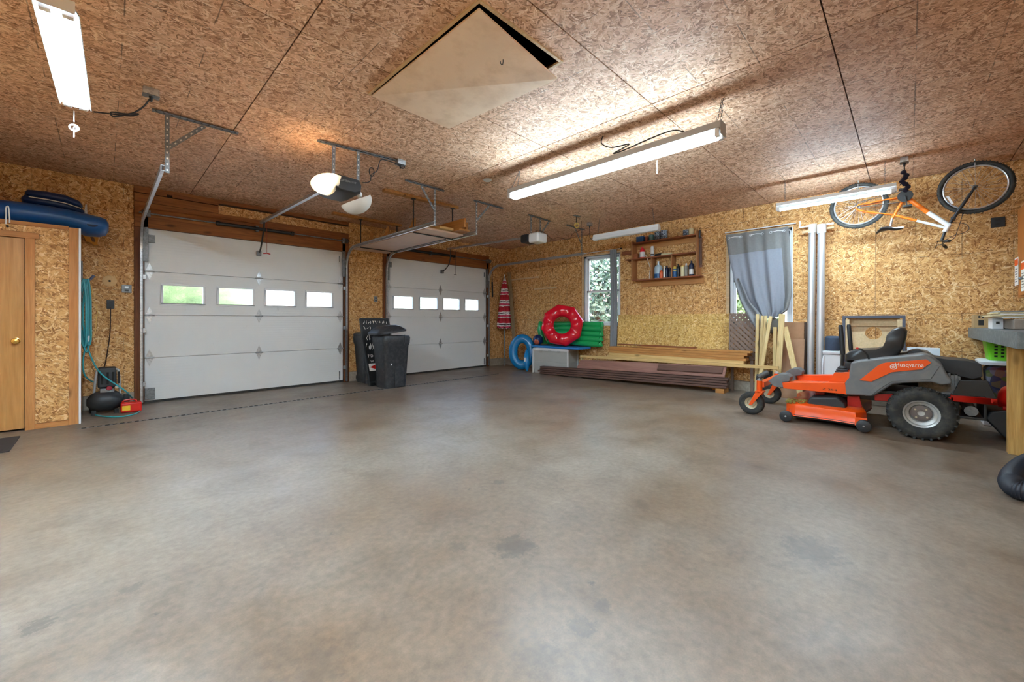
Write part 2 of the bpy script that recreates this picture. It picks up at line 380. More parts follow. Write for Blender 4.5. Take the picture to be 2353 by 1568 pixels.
M['hardb'] = plain('hardboard', srgb(160, 116, 80), .7, var=.08, scale=6, dirt=(srgb(120, 84, 56), 4, .6))
M['white'] = plain('white_paint', srgb(226, 226, 224), .42, var=.03, dirt=(srgb(190, 190, 188), 4, .25))
M['vinyl'] = plain('white_vinyl', srgb(232, 232, 234), .35, var=.02)
M['steel'] = galv('galvanised_steel', .55)
M['dsteel'] = galv('dull_steel', .24, .5)
M['alu'] = plain('aluminium', srgb(206, 206, 208), .3, .55, .05, 3.0)
M['blackm'] = plain('black_metal', (.015, .014, .013, 1), .42)
M['blackp'] = plain('black_plastic', (.022, .023, .025, 1), .5, bump=.08, scale=20)
M['rubber'] = plain('rubber', (.022, .022, .021, 1), .75, bump=.1, dirt=(srgb(120, 110, 92), 14, .25))
M['orange'] = plain('orange_paint', srgb(238, 84, 16), .3, var=.05)
M['redp'] = plain('red_paint', srgb(196, 24, 14), .32, var=.06)
M['grayp'] = plain('grey_plastic', srgb(104, 104, 104), .48, var=.06, dirt=(srgb(134, 128, 118), 8, .4))
M['wtext'] = plain('white_print', srgb(238, 232, 224), .5, var=0)
M['btext'] = plain('black_print', (.012, .012, .012, 1), .5, var=0)
M['tube'] = emis('lit_tube', TUBE_C, TUBE_W)
M['tube_dim'] = emis('lit_tube_short', TUBE_C, 50.0)
M['tube_slim'] = emis('lit_tube_slim', TUBE_C, 29.0)
M['tube_off'] = plain('unlit_tube', srgb(232, 234, 236), .25, var=.02)
M['fixw'] = plain('fixture_enamel', srgb(226, 226, 226), .35, var=.03)
M['fixg'] = plain('fixture_grey', srgb(168, 166, 164), .45, var=.04)
M['glass'] = glassy('window_glass')
M['obscure'] = glassy('obscure_glass', .05, (.92, .96, .97, 1), .35, False)
M['cord'] = plain('black_cord', (.02, .02, .022, 1), .5)
# ============================================================ setting
def struct(o): o['kind'] = 'structure'; return o
def cut_rects(r, holes):
    """rectangle r=(a0,a1,b0,b1) minus holes -> list of rectangles"""
    out = [r]
    for h in holes:
        nx = []
        for a0, a1, b0, b1 in out:
            x0, x1, y0, y1 = max(a0, h[0]), min(a1, h[1]), max(b0, h[2]), min(b1, h[3])
            if x0 >= x1 or y0 >= y1: nx.append((a0, a1, b0, b1)); continue
            if y0 > b0: nx.append((a0, a1, b0, y0))
            if y1 < b1: nx.append((a0, a1, y1, b1))
            if x0 > a0: nx.append((a0, x0, y0, y1))
            if x1 < a1: nx.append((x1, a1, y0, y1))
        out = nx
    return [q for q in out if q[1] - q[0] > .01 and q[3] - q[2] > .01]
def slab(mb, ax, rects, t0, t1):
    for a0, a1, b0, b1 in rects:
        if ax == 'Z': mb.box((a0, b0, t0), (a1, b1, t1))
        elif ax == 'X': mb.box((t0, a0, b0), (t1, a1, b1))
        else: mb.box((a0, t0, b0), (a1, t1, b1))
    return mb
XL, YB = -9.0, -8.85        # the two walls behind the photographer
floor = struct(MB().box((XL - .15, YB - .15, -.12), (.15, .15, 0)).build('floor', M['floor']))
D1 = (-7.10, -4.30); D2 = (-3.41, -0.655); DT = 2.475
W1 = (-3.40, -2.50, 1.06, 2.58); W2 = (-6.37, -5.47, 1.06, 2.62)
HX = (-5.95, -5.19); HY = (-5.85, -4.49)
# ---- door wall
wl = struct(slab(MB(), 'Y', cut_rects((XL, .15, 0, H + .1), [(D1[0], D1[1], -1, DT), (D2[0], D2[1], -1, DT)]), .013, .15).build('wall_left', M['stud']))
def panel(ax, r, t0, t1, mat, parent, holes=(), name='panel'):
    g = .0016; a0, a1, b0, b1 = r
    rs = cut_rects((a0 + g, a1 - g, b0 + g, b1 - g), holes)
    if rs: return slab(MB(), ax, rs, t0, t1).build(name, mat, parent)
for r in ((XL, -8.34, .18, 2.64), (-8.34, -7.205, .18, 2.64), (XL, -8.34, 2.64, H), (-8.34, -7.205, 2.64, H),
          (-4.205, -3.505, .18, 2.3), (-4.205, -3.505, 2.3, H), (-.585, 0, .18, 2.3), (-.585, 0, 2.3, H),
          (-6.25, -5.25, 2.83, 2.965), (-5.25, -4.205, 2.83, 2.965), (-3.505, -2.4, 2.8, H), (-2.4, -.585, 2.8, H)):
    panel('Y', r, 0, .0125, M['osb_y'], wl)
# header planks over the doors, each a board
for (x0, x1, z0, z1, y0) in ((-7.205, -4.205, DT, 2.745, -.04), (-7.205, -4.205, 2.75, 2.83, -.012), (-7.205, -6.25, 2.83, 2.945, -.03), (-7.205, -6.86, 2.955, 2.99, -.03), (-6.80, -6.25, 2.955, 2.99, -.03),
                             (-7.205, -4.205, 2.99, H, -.02), (-3.505, -.585, DT, 2.70, -.04), (-3.505, -.585, 2.705, 2.80, -.012)):
    MB().box((x0, y0, z0), (x1, .0125, z1)).build('header_board', M['hdr'], wl, .003)
for x0, x1 in ((-7.205, D1[0]), (D1[1], -4.205), (-3.505, D2[0]), (D2[1], -.585)):
    MB().box((x0, -.02, 0), (x1, .0125, DT)).build('jamb_board', M['jamb'], wl, .003)
bl = struct(MB().build if False else slab(MB(), 'Y', [(XL, -7.205, 0, .178), (-4.205, -3.505, 0, .178), (-.585, 0, 0, .178)], -.012, .012).build('baseboard_left', M['curb']))
# ---- window wall
wr = struct(slab(MB(), 'X', cut_rects((YB - .15, .013, 0, H + .1), [W1, W2]), .013, .15).build('wall_right', M['stud']))
cols = [0, -2.44, -4.88, -7.32, YB]; rows = [.16, 1.255, 2.475, H]
for i in range(4):
    for j in range(3):
        panel('X', (cols[i + 1], cols[i], rows[j], rows[j + 1]), 0, .0125, M['osb_x'], wr, [W1, W2])
struct(MB().box((-.012, YB, 0), (.012, -.012, .158)).build('baseboard_right', M['curb']))
# ---- walls behind the photographer
wb = struct(MB().box((XL - .15, YB - .15, 0), (.013, YB, H + .1)).build('wall_back', M['osb_y']))
wn = struct(MB().box((XL - .15, YB, 0), (XL, .15, H + .1)).build('wall_near', M['osb_x']))
# ---- ceiling boards with the attic hatch opening
ce = struct(slab(MB(), 'Z', cut_rects((XL - .15, .15, YB - .15, .15), [HX + HY]), H + .013, H + .1).build('ceiling', M['stud']))
xs = [XL, -6.6, -4.16, -1.72, 0]; ys = [YB, -8.5, -7.28, -6.06, -4.84, -3.62, -2.4, -1.18, 0]
for i in range(4):
    for j in range(8):
        g = .0026
        panel('Z', (xs[i] + g, xs[i + 1] - g, ys[j] + g, ys[j + 1] - g), H, H + .0125, M['osb_z'], ce, [HX + HY])
hb = MB()                                                # dark attic above the opening
hb.box((HX[0] - .02, HY[0] - .02, H + .1), (HX[0], HY[1] + .02, H + .5)).box((HX[1], HY[0] - .02, H + .1), (HX[1] + .02, HY[1] + .02, H + .5))
hb.box((HX[0], HY[0] - .02, H + .1), (HX[1], HY[0], H + .5)).box((HX[0], HY[1], H + .1), (HX[1], HY[1] + .02, H + .5)).box((HX[0], HY[0], H + .5), (HX[1], HY[1], H + .52))
hb.build('attic_shaft', M['stud'], ce)
ha = thing('attic_hatch', 'square plywood attic hatch sagging out of its ceiling opening', 'hatch', ((HX[0] + HX[1]) / 2, (HY[0] + HY[1]) / 2, H))
for a, b in (((HX[0] - .022, HY[0] - .022, H - .012), (HX[0], HY[1] + .022, H + .1)), ((HX[1], HY[0] - .022, H - .012), (HX[1] + .022, HY[1] + .022, H + .1)),
             ((HX[0], HY[0] - .022, H - .012), (HX[1], HY[0], H + .1)), ((HX[0], HY[1], H - .012), (HX[1], HY[1] + .022, H + .1))):
    MB().box(a, b).build('frame_board', M['trimy'], ha, .002)
# loose hatch lid: one end up in the frame, the near end hanging down
c0 = Vector((HX[0] + .012, HY[1] + .012, H - .016)); c1 = Vector((HX[1] + .04, HY[1] + .012, H - .02))
pr_ = PX(1280, 182, HX[1] + .03); pt_ = PX(1101, 22, HX[0] + .012)
lid = MB(); cs = [c0, c1, pr_, pt_]; nn = (c1 - c0).cross(pt_ - c0).normalized()
if nn.z < 0: nn = -nn
lid._add(cs + [c + nn * .012 for c in cs], [(0,1,2,3),(7,6,5,4),(0,4,5,1),(1,5,6,2),(2,6,7,3),(3,7,4,0)])
lid = lid.build('lid', M['hatch'], ha)
hk = PZ(1156, 142, 2.97)
MB().tube([hk + Vector((0, 0, .045)), hk, hk + Vector((-.004, 0, -.02)), hk + Vector((-.014, 0, -.028)), hk + Vector((-.024, 0, -.022)), hk + Vector((-.026, 0, -.01))], .003, 6).build('hook', M['blackm'], lid)
# ---- windows in the right wall
def window(n, wd, zmid):
    y0, y1, z0, z1 = wd
    w = thing('window_%d' % n, None, None, (0.06, (y0 + y1) / 2, z0)); w['kind'] = 'structure'
    f = MB(); t = .045
    f.box((.03, y0, z0), (.12, y1, z0 + t)).box((.03, y0, z1 - t), (.12, y1, z1)).box((.03, y0, z0), (.12, y0 + t, z1)).box((.03, y1 - t, z0), (.12, y1, z1)); f.build('window_frame', M['vinyl'], w, .003)
    for (a, b, x) in ((z0 + t, zmid + .02, .055), (zmid - .02, z1 - t, .085)):
        s_ = MB(); q = .042
        s_.box((x, y0 + t, a), (x + .028, y1 - t, a + q)).box((x, y0 + t, b - q), (x + .028, y1 - t, b)).box((x, y0 + t, a), (x + .028, y0 + t + q, b)).box((x, y1 - t - q, a), (x + .028, y1 - t, b))
        sa = s_.build('sash', M['vinyl'], w, .003)
        MB().box((x + .012, y0 + t + q, a + q), (x + .015, y1 - t - q, b - q)).build('pane', M['glass'], sa)
    MB().box((-.004, y0 - .005, z1), (.03, y1 + .06, z1 + .03)).build('top_casing', M['trimy'], w, .002)
    MB().box((-.004, y1, z0 - .01), (.03, y1 + .055, z1)).build('side_casing', M['trimy'], w, .002)
    MB().box((.0, y0 - .002, z0 - .01), (.03, y0 + .012, z1)).build('side_return', M['vinyl'], w)
    return w
window(1, W1, 1.80); window(2, W2, 1.84)
# ---- sectional overhead doors
_N = NT('door_steel'); _p = _N.pos(); _s = _N.n('ShaderNodeSeparateXYZ'); _N.l(_p, _s.inputs[0])
_sc = _N.ramp(_N.noise(_p, 7, 6, .75), [(.64, G4(0)), (.7, G4(1))])
_N.set(Base_Color=_N.mix(_N.math('MULTIPLY', _sc, .22), srgb(228, 228, 227), srgb(150, 150, 150)), Roughness=.42); _N.bump(_N.math('PINGPONG', _s.outputs[2], .02), .5, .05); M['doorp'] = _N.m
def garage_door(n, dx, zs, ws, hx, seal_label=None):
    d = thing('door_%d' % n, None, None, ((dx[0] + dx[1]) / 2, .04, 0)); d['kind'] = 'structure'
    z = [.03] + zs + [DT + .02]; y0, y1 = .032, .08
    for i in range(4):
        g = .003; holes = ws if i == 2 else []
        mb = slab(MB(), 'Y', cut_rects((dx[0] + .004, dx[1] - .004, z[i] + g, z[i + 1] - g), holes), y0, y1).box((dx[0] + .004, y1 - .012, z[i] - .02), (dx[1] - .004, y1, z[i] + g + .002))
        p = mb.build('section_panel', M['doorp'], d)
        if i == 2:
            for a0, a1, b0, b1 in ws:
                fr = MB(); t = .028; y2 = y0 - .012
                fr.box((a0 - t, y2, b0 - t), (a1 + t, y0 + .01, b0)).box((a0 - t, y2, b1), (a1 + t, y0 + .01, b1 + t)).box((a0 - t, y2, b0), (a0, y0 + .01, b1)).box((a1, y2, b0), (a1 + t, y0 + .01, b1))
                fr.build('window_trim', M['vinyl'], p, .004)
                MB().box((a0, y0 + .02, b0), (a1, y0 + .024, b1)).build('pane', M['obscure'], p)
    MB().box((dx[0] + .004, y0 - .004, 0), (dx[1] - .004, y1, .033)).build('bottom_seal', M['rubber'], d)
    # leaf shaped hinges on every joint, roller brackets in the corners
    hg = None
    for zz in zs:
        for x in hx:
            if hg is None:
                m = MB(); w_, h_ = .055, .12
                m.prism([(x - w_ * .75, zz), (x - w_ * .6, zz + h_ * .3), (x, zz + h_), (x + w_ * .6, zz + h_ * .3), (x + w_ * .75, zz), (x + w_ * .6, zz - h_ * .3), (x, zz - h_), (x - w_ * .6, zz - h_ * .3)], 'Y', y0 - .005, y0)
                m.cyl((x - w_, y0 - .014, zz), (x + w_, y0 - .014, zz), .011, 8)
                hg = m.build('hinge', M['steel'], d, .001); h0 = (x, zz)
            else: inst(hg, d, (x - h0[0], 0, zz - h0[1]))
    for x, s_ in ((dx[0] + .04, 1), (dx[1] - .04, -1)):
        for zz, hh in ((.05, .16), (DT - .2, .11)):
            MB().box((x - .035, y0 - .03, zz), (x + .055 * s_ + .02, y0, zz + hh)).build('corner_bracket', M['dsteel'], d, .004)
    sm = MB().box((dx[0] - .04, y1 + .002, 0), (dx[0] + .03, y1 + .03, DT + .06)).box((dx[1] - .03, y1 + .002, 0), (dx[1] + .04, y1 + .03, DT + .06)).box((dx[0], y1 + .002, DT - .02), (dx[1], y1 + .03, DT + .06)); sm.build('stop_moulding', M['rubber'], d)
    return d
win1 = [(-6.895, -6.435, 1.42, 1.68), (-6.235, -5.785, 1.42, 1.68), (-5.585, -5.15, 1.42, 1.68), (-4.945, -4.51, 1.42, 1.68)]
win2 = [(-3.235, -2.79, 1.42, 1.68), (-2.60, -2.155, 1.42, 1.68), (-1.97, -1.515, 1.42, 1.68), (-1.33, -.925, 1.42, 1.68)]
garage_door(1, D1, [.64, 1.245, 1.868], win1, (D1[0] + .055, -5.69, D1[1] - .055))
garage_door(2, D2, [.64, 1.25, 1.868], win2, (D2[0] + .055, -2.06, D2[1] - .055))
# ---- closet in the left corner
CY = -.944; CXR = -7.70; CT = 2.215
cw = struct(slab(MB(), 'Y', cut_rects((XL, CXR, 0, CT), [(-8.95, -8.09, -1, 2.05)]), CY + .02, CY + .1).box((CXR - .08, CY + .1, 0), (CXR, 0, CT)).box((XL, CY + .1, CT - .03), (CXR - .08, 0, CT)).build('wall_closet', M['osb_x']))
panel('Y', (-8.02, CXR - .075, .06, CT - .03), CY + .006, CY + .0195, M['osb_y'], cw); panel('Y', (XL, -8.02, 2.115, CT - .03), CY + .006, CY + .0195, M['osb_y'], cw)
for nm, a, b, m in (('corner_board', (CXR - .075, CY - .012, 0), (CXR, CY + .02, CT), 'trimw'), ('bottom_board', (-8.02, CY - .012, 0), (CXR - .075, CY + .02, .055), 'trimx'), ('top_board', (XL, CY - .006, CT - .03), (CXR - .075, CY + .02, CT + .012), 'trimx'),
                    ('corner_bead', (CXR, CY - .012, 0), (CXR + .018, CY + .02, CT), 'vinyl')):
    MB().box(a, b).build(nm, M[m], cw, .003)
tr = struct(thing('trim_1', None, None, (-8.05, CY, 0)))
MB().box((-8.09, CY - .02, 0), (-8.02, CY + .02, 2.05)).build('side_casing', M['trimw'], tr, .003)
MB().box((XL, CY - .02, 2.05), (-7.99, CY + .02, 2.112)).build('head_casing', M['trimx'], tr, .003)
d3 = struct(thing('door_3', None, None, (-8.5, CY, 0)))
MB().box((-8.93, CY + .012, .02), (-8.095, CY + .05, 2.045)).build('door_slab', M['doorw'], d3, .002)
kn = PY(36, 784, CY)
brass = plain('brass', srgb(214, 180, 104), .22, 1.0, .05)
k_ = MB().lathe([(.001, 0), (.033, 0), (.033, .006), (.014, .012), (.012, .03), (.026, .038), (.031, .05), (.026, .062), (.001, .066)], (kn.x, CY + .012, kn.z), (0, -1, 0), 20).build('knob', brass, d3)
# ---- trench drain along the doors
td = thing('trench_drain', 'black slotted trench drain line running across the concrete by the doors', 'drain', (-4.8, -1.27, 0))
MB().box((-7.69, -1.30, -.001), (-1.45, -1.24, .002)).build('channel_edge', M['dsteel'], td)
sl = None
for k in range(104):
    x = -7.67 + k * .06
    if sl is None: sl = MB().box((x, -1.292, .002), (x + .036, -1.248, .0032)).build('slot', M['dark'], td)
    else: inst(sl, td, (k * .06, 0, 0))
# ============================================================ doors' ironwork
def track(dx, s, ye, label, strap, vis=True):
    """one bent roller track with its hanger"""
    x = dx; t = thing('door_track', label, 'track', (x, -.06, 0), 'roller tracks of the overhead doors')
    R = .36; zt = 2.53
    path = [Vector((x, -.045, 0.02)), Vector((x, -.045, zt - R))]
    path += [Vector((x, -.045 - R + R * math.cos(a), zt - R + R * math.sin(a))) for a in [math.pi / 2 * k / 8 for k in range(1, 9)]]
    path += [Vector((x, ye, zt))]
    def chan(pts):                                       # C-section swept along the path
        prof = [(-.026, -.012), (.026, -.012), (.026, .014), (.018, .014), (.022, -.006), (-.022, -.006), (-.018, .014), (-.026, .014)]
        rings = []
        for i, p in enumerate(pts):
            a = pts[max(i - 1, 0)]; b = pts[min(i + 1, len(pts) - 1)]; d = (b - a).normalized(); nrm = d.cross(Vector((1, 0, 0))).normalized()
            rings.append([p + nrm * q[0] + Vector((1, 0, 0)) * (q[1] * -s) for q in prof])
        return rings
    MB().loft(chan(path[:2])).build('vertical_track', M['steel'], t)
    MB().loft(chan(path[1:])).build('horizontal_track', M['steel'], t)
    MB().box((x - .02 * s, -.075, .02), (x - .012 * s, -.02, zt - R)).build('track_angle', M['dsteel'], t)
    for z in (.25, 1.0, 1.75):
        MB().box((x - .05 * s, -.06, z), (x - .014 * s, -.02, z + .06)).build('track_clip', M['steel'], t, .002)
    MB().box((x - .075 * s, -.04, 2.0), (x - .012 * s, -.02, 2.62)).build('flag_bracket', M['dsteel'], t, .002)
    a, b, c, drop = strap
    perf(t, (a, ye + .03, H - .018), (b, ye + .03, H - .018), 'ceiling_angle', up=(0, 0, 1), L=True)
    perf(t, (c, ye + .03, H - .03), (c, ye + .03, zt - .03), 'hanger_strap', up=(0, 1, 0))
    e = c + (.27 if b > c + .2 else -.22)
    perf(t, (c, ye + .036, H - .33), (e, ye + .036, H - .035), 'brace', up=(0, 1, 0))
    return t
hole = plain('punched_hole', (.75, .72, .66, 1), .6, var=0)
def perf(t, p0, p1, name, up, L=False, mat=None):
    """perforated steel strap (slots are raised dark marks with depth)"""
    p0 = Vector(p0); p1 = Vector(p1); m = MB().bar(p0, p1, .034, .003, up)
    if L: m.bar(p0 + Vector((0, .017, .008)), p1 + Vector((0, .017, .008)), .003, .034, up)
    o = m.build(name, mat or M['dsteel'], t)
    d = p1 - p0; n = max(2, int(d.length / .05)); dd, sd, u = frame_of(d, up)
    h = MB()
    for k in range(n):
        c = p0 + d * ((k + .5) / n)
        h.bar(c - dd * .008, c + dd * .008, .011, .0042, up)
    h.build('punched_hole', M['dark'] if L else hole, o)['kind'] = 'stuff'; return o
track(-7.135, -1, -2.93, 'bent steel door track nearest the closet, hung by a perforated strap', (-7.2, -6.56, -7.10, 0))
track(-4.265, 1, -2.93, 'bent steel door track between the doors, beside the wooden ceiling rack', (-4.69, -4.06, -4.23, 0))
track(-3.445, -1, -2.88, 'bent steel door track partly hidden behind the wooden ceiling rack', (-3.46, -2.84, -3.42, 0))
track(-.62, 1, -2.93, 'bent steel door track running along the window wall', (-1.15, -.55, -.66, 0))
def torsion(xa, xb, sp, label):
    t = thing('torsion_spring', label, 'spring', ((xa + xb) / 2, -.09, 2.66), 'door springs')
    MB().cyl((xa, -.095, 2.665), (xb, -.095, 2.665), .011, 8).build('shaft', M['dsteel'], t)
    pts = []
    n = int((sp[1] - sp[0]) / .012)
    MB().lathe([(.024 + (.005 if k % 2 else 0), k * .006) for k in range(int((sp[1] - sp[0]) / .006))], (sp[0], -.095, 2.665), (1, 0, 0), 12).build('coil', M['blackm'], t, sharp=80)
    for x in (sp[0] - .02, sp[1] + .02): MB().cyl((x - .02, -.095, 2.665), (x + .02, -.095, 2.665), .034, 12).build('spring_cone', M['blackm'], t)
    for x in (xa + .05, xb - .05): MB().lathe([(.05, -.02), (.03, -.012), (.045, 0), (.03, .012), (.05, .02)], (x, -.095, 2.665), (1, 0, 0), 16).build('cable_drum', M['dsteel'], t)
    for x in (xa + .1, xb - .1, (sp[0] + sp[1]) / 2): MB().box((x - .02, -.1, 2.62), (x + .02, -.04, 2.71)).build('bearing_plate', M['dsteel'], t)
torsion(-7.16, -4.24, (-6.25, -5.24), 'dark torsion spring bar over the overhead door nearest the closet')
torsion(-3.46, -.60, (-3.0, -1.78), 'dark torsion spring bar over the far overhead door')
# ---- openers
lampglow = emis('opener_lamp', (1, .75, .45, 1), 60.0)
lens = NT('opener_lens'); lens.set(Base_Color=srgb(246, 242, 236), Roughness=.35); _t = lens.n('ShaderNodeBsdfTranslucent'); _t.inputs[0].default_value = (.95, .92, .88, 1); _m = lens.n('ShaderNodeMixShader'); _m.inputs[0].default_value = .5; lens.l(lens.b.outputs[0], _m.inputs[1]); lens.l(_t.outputs[0], _m.inputs[2]); lens.l(_m.outputs[0], lens.out.inputs[0]); lens = lens.m
def opener1():
    x = -5.70; t = thing('garage_door_opener', 'black and white ceiling motor with open lamp cover, hung over the near door', 'opener', (x, -3.3, 2.6), 'door openers')
    MB().bar((x, -.14, 2.765), (x, -3.0, 2.70), .045, .04).build('rail', M['steel'], t, .003)
    y0, y1 = -3.0, -3.5; c = -3.27
    # housing: rounded wedge, near (camera) side black label panel
    prof = [(x - .16, 2.60), (x - .15, 2.545), (x - .07, 2.52), (x + .09, 2.52), (x + .16, 2.55), (x + .17, 2.62), (x + .14, 2.685), (x - .13, 2.695)]
    hs = MB().loft([[(px, yy, pz) for px, pz in [((q[0] - x) * k + x, (q[1] - 2.61) * k + 2.61) for q in prof]] for yy, k in ((-3.0, .8), (-3.06, 1.0), (-3.40, 1.0), (-3.46, .85))]).build('housing', M['blackp'], t, .008)
    text('CRAFTSMAN  3/4 HP', .03, (x, -3.464, 2.63), (1, 0, 0), (0, 0, 1), plain('grey_print', srgb(150, 150, 150), .5), hs, fit=.17)
    # lamp lens to the left (closed) and to the right (swung open)
    def shell(cx, cz, sx, sy, sz, a0, a1, name, tilt=0.0):
        def fn(u, v):
            a = a0 + (a1 - a0) * u; b = -math.pi / 2 + math.pi * v
            return (cx + sx * math.cos(a) * math.cos(b), c + sy * math.sin(b), cz + sz * math.sin(a) * math.cos(b))
        m = MB().sheet(fn, 14, 14, .004)
        if tilt: m.rot(Matrix.Rotation(tilt, 3, 'Y'), (cx, c, cz))
        return m.build(name, lens, t, sharp=70)
    shell(x - .10, 2.615, .19, .23, .10, math.pi * .42, math.pi * 1.5, 'lamp_cover')
    shell(x + .17, 2.50, .15, .22, .14, -math.pi * 1.02, math.pi * .02, 'open_lamp_cover', math.radians(-28))
    MB().ball((x - .2, c + .02, 2.62), .035, (1, 1, 1.3), 12, 8).build('bulb', lampglow, t)
    MB().ball((x + .22, c + .02, 2.585), .03, (1, 1, 1.3), 12, 8).build('bulb', M['tube_off'], t)
    perf(t, (-5.945, -3.30, H - .018), (-5.03, -3.42, H - .018), 'ceiling_angle', (0, 0, 1), True)
    perf(t, (-5.79, -3.32, H - .03), (-5.79, -3.30, 2.69), 'hanger_strap', (0, 1, 0)); perf(t, (-5.54, -3.35, H - .03), (-5.54, -3.34, 2.68), 'hanger_strap', (0, 1, 0))
    MB().tube(smoothpath([(-5.50, -3.36, 2.69), (-5.42, -3.37, 2.72), (-5.40, -3.38, 2.8), (-5.34, -3.39, 2.86), (-5.32, -3.39, 2.93), (-5.28, -3.39, 3.0), (-5.1, -3.41, 2.99), (-5.05, -3.43, 2.95), (-5.01, -3.42, 2.98), (-5.03, -3.41, 3.03)]), .005, 6).build('power_cord', M['cord'], t)
    MB().tube([(-5.40 + .03 * math.cos(a), -3.38, 2.83 + .05 * math.sin(a)) for a in [k * .63 for k in range(10)]], .005, 6, True).build('cord_coil', M['cord'], t)
    ca = PX(612, 525, x); b0 = PY(597, 574, .0)
    MB().tube(smoothpath([(x, -.32, 2.74), (x, -.27, 2.6), (x, -.12, 2.36), (x + .0, -.02, 2.29)]), .012, 6).build('door_arm', M['blackm'], t)
    MB().box((x - .03, -.03, 2.24), (x + .03, .03, 2.32)).build('arm_bracket', M['dsteel'], t, .004)
    MB().cyl((x + .03, -.34, 2.74), (x + .03, -.34, 2.24), .003, 6).build('release_cord', plain('red_cord', srgb(150, 60, 40), .7), t)
    MB().tube([(x - .02, -.34, 2.235), (x + .03, -.34, 2.245), (x + .08, -.34, 2.235)], .008, 8).build('release_handle', M['redp'], t)
opener1()
def opener2():
    x = -2.03; t = thing('garage_door_opener', 'small grey and white ceiling motor hung over the far door', 'opener', (x, -2.9, 2.6), 'door openers')
    MB().bar((x, -.2, 2.79), (x, -2.62, 2.70), .04, .035).build('rail', M['steel'], t, .003)
    MB().box((x - .14, -2.78, 2.58), (x + .13, -2.6, 2.73)).build('housing', M['blackp'], t, .03)
    MB().box((x - .13, -3.02, 2.56), (x + .14, -2.78, 2.735)).build('lamp_cover', M['fixw'], t, .04, 3)
    perf(t, (-2.23, -2.88, H - .018), (-1.60, -2.86, H - .018), 'ceiling_angle', (0, 0, 1), True)
    for a in (-2.17, -1.92): perf(t, (a, -2.87, H - .03), (a, -2.87, 2.72), 'hanger_strap', (0, 1, 0))
    perf(t, (-1.66, -2.86, H - .03), (-1.9, -2.86, 2.73), 'brace', (0, 1, 0))
    MB().tube(smoothpath([(-2.1, -2.9, 2.735), (-2.05, -2.95, 2.78), (-1.9, -3.0, 2.72), (-1.78, -3.05, 2.64), (-1.7, -3.1, 2.68), (-1.5, -3.2, 2.66), (-1.45, -3.25, 2.76), (-1.3, -3.3, 2.84), (-1.26, -3.3, 2.9), (-1.25, -3.3, H - .02)]), .006, 6).build('power_cord', plain('brown_cord', srgb(96, 66, 44), .6), t)
    MB().tube(smoothpath([(x + .02, -.3, 2.77), (x + .02, -.26, 2.5), (x + .01, -.15, 2.36), (x, -.02, 2.30)]), .011, 6).build('door_arm', M['blackm'], t)
    MB().box((x - .03, -.03, 2.25), (x + .03, .03, 2.33)).build('arm_bracket', M['dsteel'], t, .004)
    MB().cyl((x + .12, -.34, 2.74), (x + .12, -.34, 2.2), .003, 6).build('release_cord', M['cord'], t)
    MB().tube([(x + .08, -.34, 2.2), (x + .16, -.34, 2.2)], .007, 8).build('release_handle', M['blackp'], t)
opener2()
# ---- fluorescent fixtures
chain_m = M['dsteel']
def chain(t, top, bot, name='chain'):
    top = Vector(top); bot = Vector(bot); d = bot - top; n = max(3, int(d.length / .028)); m = MB()
    for k in range(n):
        c = top + d * ((k + .5) / n); a = Vector((1, 0, 0)) if k % 2 else Vector((0, 1, 0)); L = d.normalized() * .017
        m.tube([c - L + a * .0, c - L * .6 + a * .007, c + L * .6 + a * .007, c + L, c + L * .6 - a * .007, c - L * .6 - a * .007], .0022, 5, True)
    m.build(name, chain_m, t)
def pull(t, p, L):
    p = Vector(p); MB().cyl(p, p - Vector((0, 0, L)), .002, 5).ball(p - Vector((0, 0, L)), .006, (1, 1, 1.4), 8, 5).build('pull_cord', M['fixw'], t)
# the long strip light hung by chains: two tubes side by side under a channel
LX, LZ = -3.93, 2.70; LY0, LY1 = -6.56, -4.12
t = thing('strip_light', 'long lit fluorescent strip light hung on chains under the ceiling centre', 'light', (LX, (LY0 + LY1) / 2, LZ), 'fluorescent lights')
hp = [(-.06, .10), (.06, .10), (.06, .045), (.045, .03), (-.045, .03), (-.06, .045)]
ROT = Matrix.Rotation(math.radians(0), 3, 'Y')
MB().prism([(LX + a, LZ + b) for a, b in hp], 'Y', LY0, LY1).build('channel', M['fixg'], t, .002)
for s in (-1, 1):
    MB().cyl((LX + s * .042, LY0 + .05, LZ), (LX + s * .042, LY1 - .03, LZ), .019, 14).build('lit_tube', M['tube'], t)
    for y in (LY0 + .03, LY1 - .02): MB().box((LX + s * .042 - .022, y - .02, LZ - .022), (LX + s * .042 + .022, y + .012, LZ + .04)).build('socket', M['fixw'], t, .003)
for y in (LY0 - .003, LY1 + .003): MB().box((LX - .063, y - .002, LZ - .01), (LX + .063, y + .002, LZ + .104)).build('end_plate', M['fixg'], t)
for y in (LY0 + .03, LY1 - .05):
    for s in (-1, 1): chain(t, (LX + .1, y, H), (LX + s * .05, y, LZ + .1))
cp = [(LX, LY0 + .28, LZ + .10), (LX - .02, LY0 + .40, LZ + .16), (LX - .03, LY0 + .62, LZ + .15), (LX - .04, LY0 + .85, LZ + .12), (LX - .05, LY0 + .98, LZ + .115), (LX - .06, LY0 + .80, LZ + .15), (LX - .05, LY0 + 1.0, LZ + .18), (LX - .04, LY0 + 1.12, LZ + .26), (LX, LY0 + 1.13, H)]
MB().tube(smoothpath(cp), .006, 6).build('power_cord', M['cord'], t)
pull(t, (LX + .09, LY0 + .6, LZ - .02), .12)
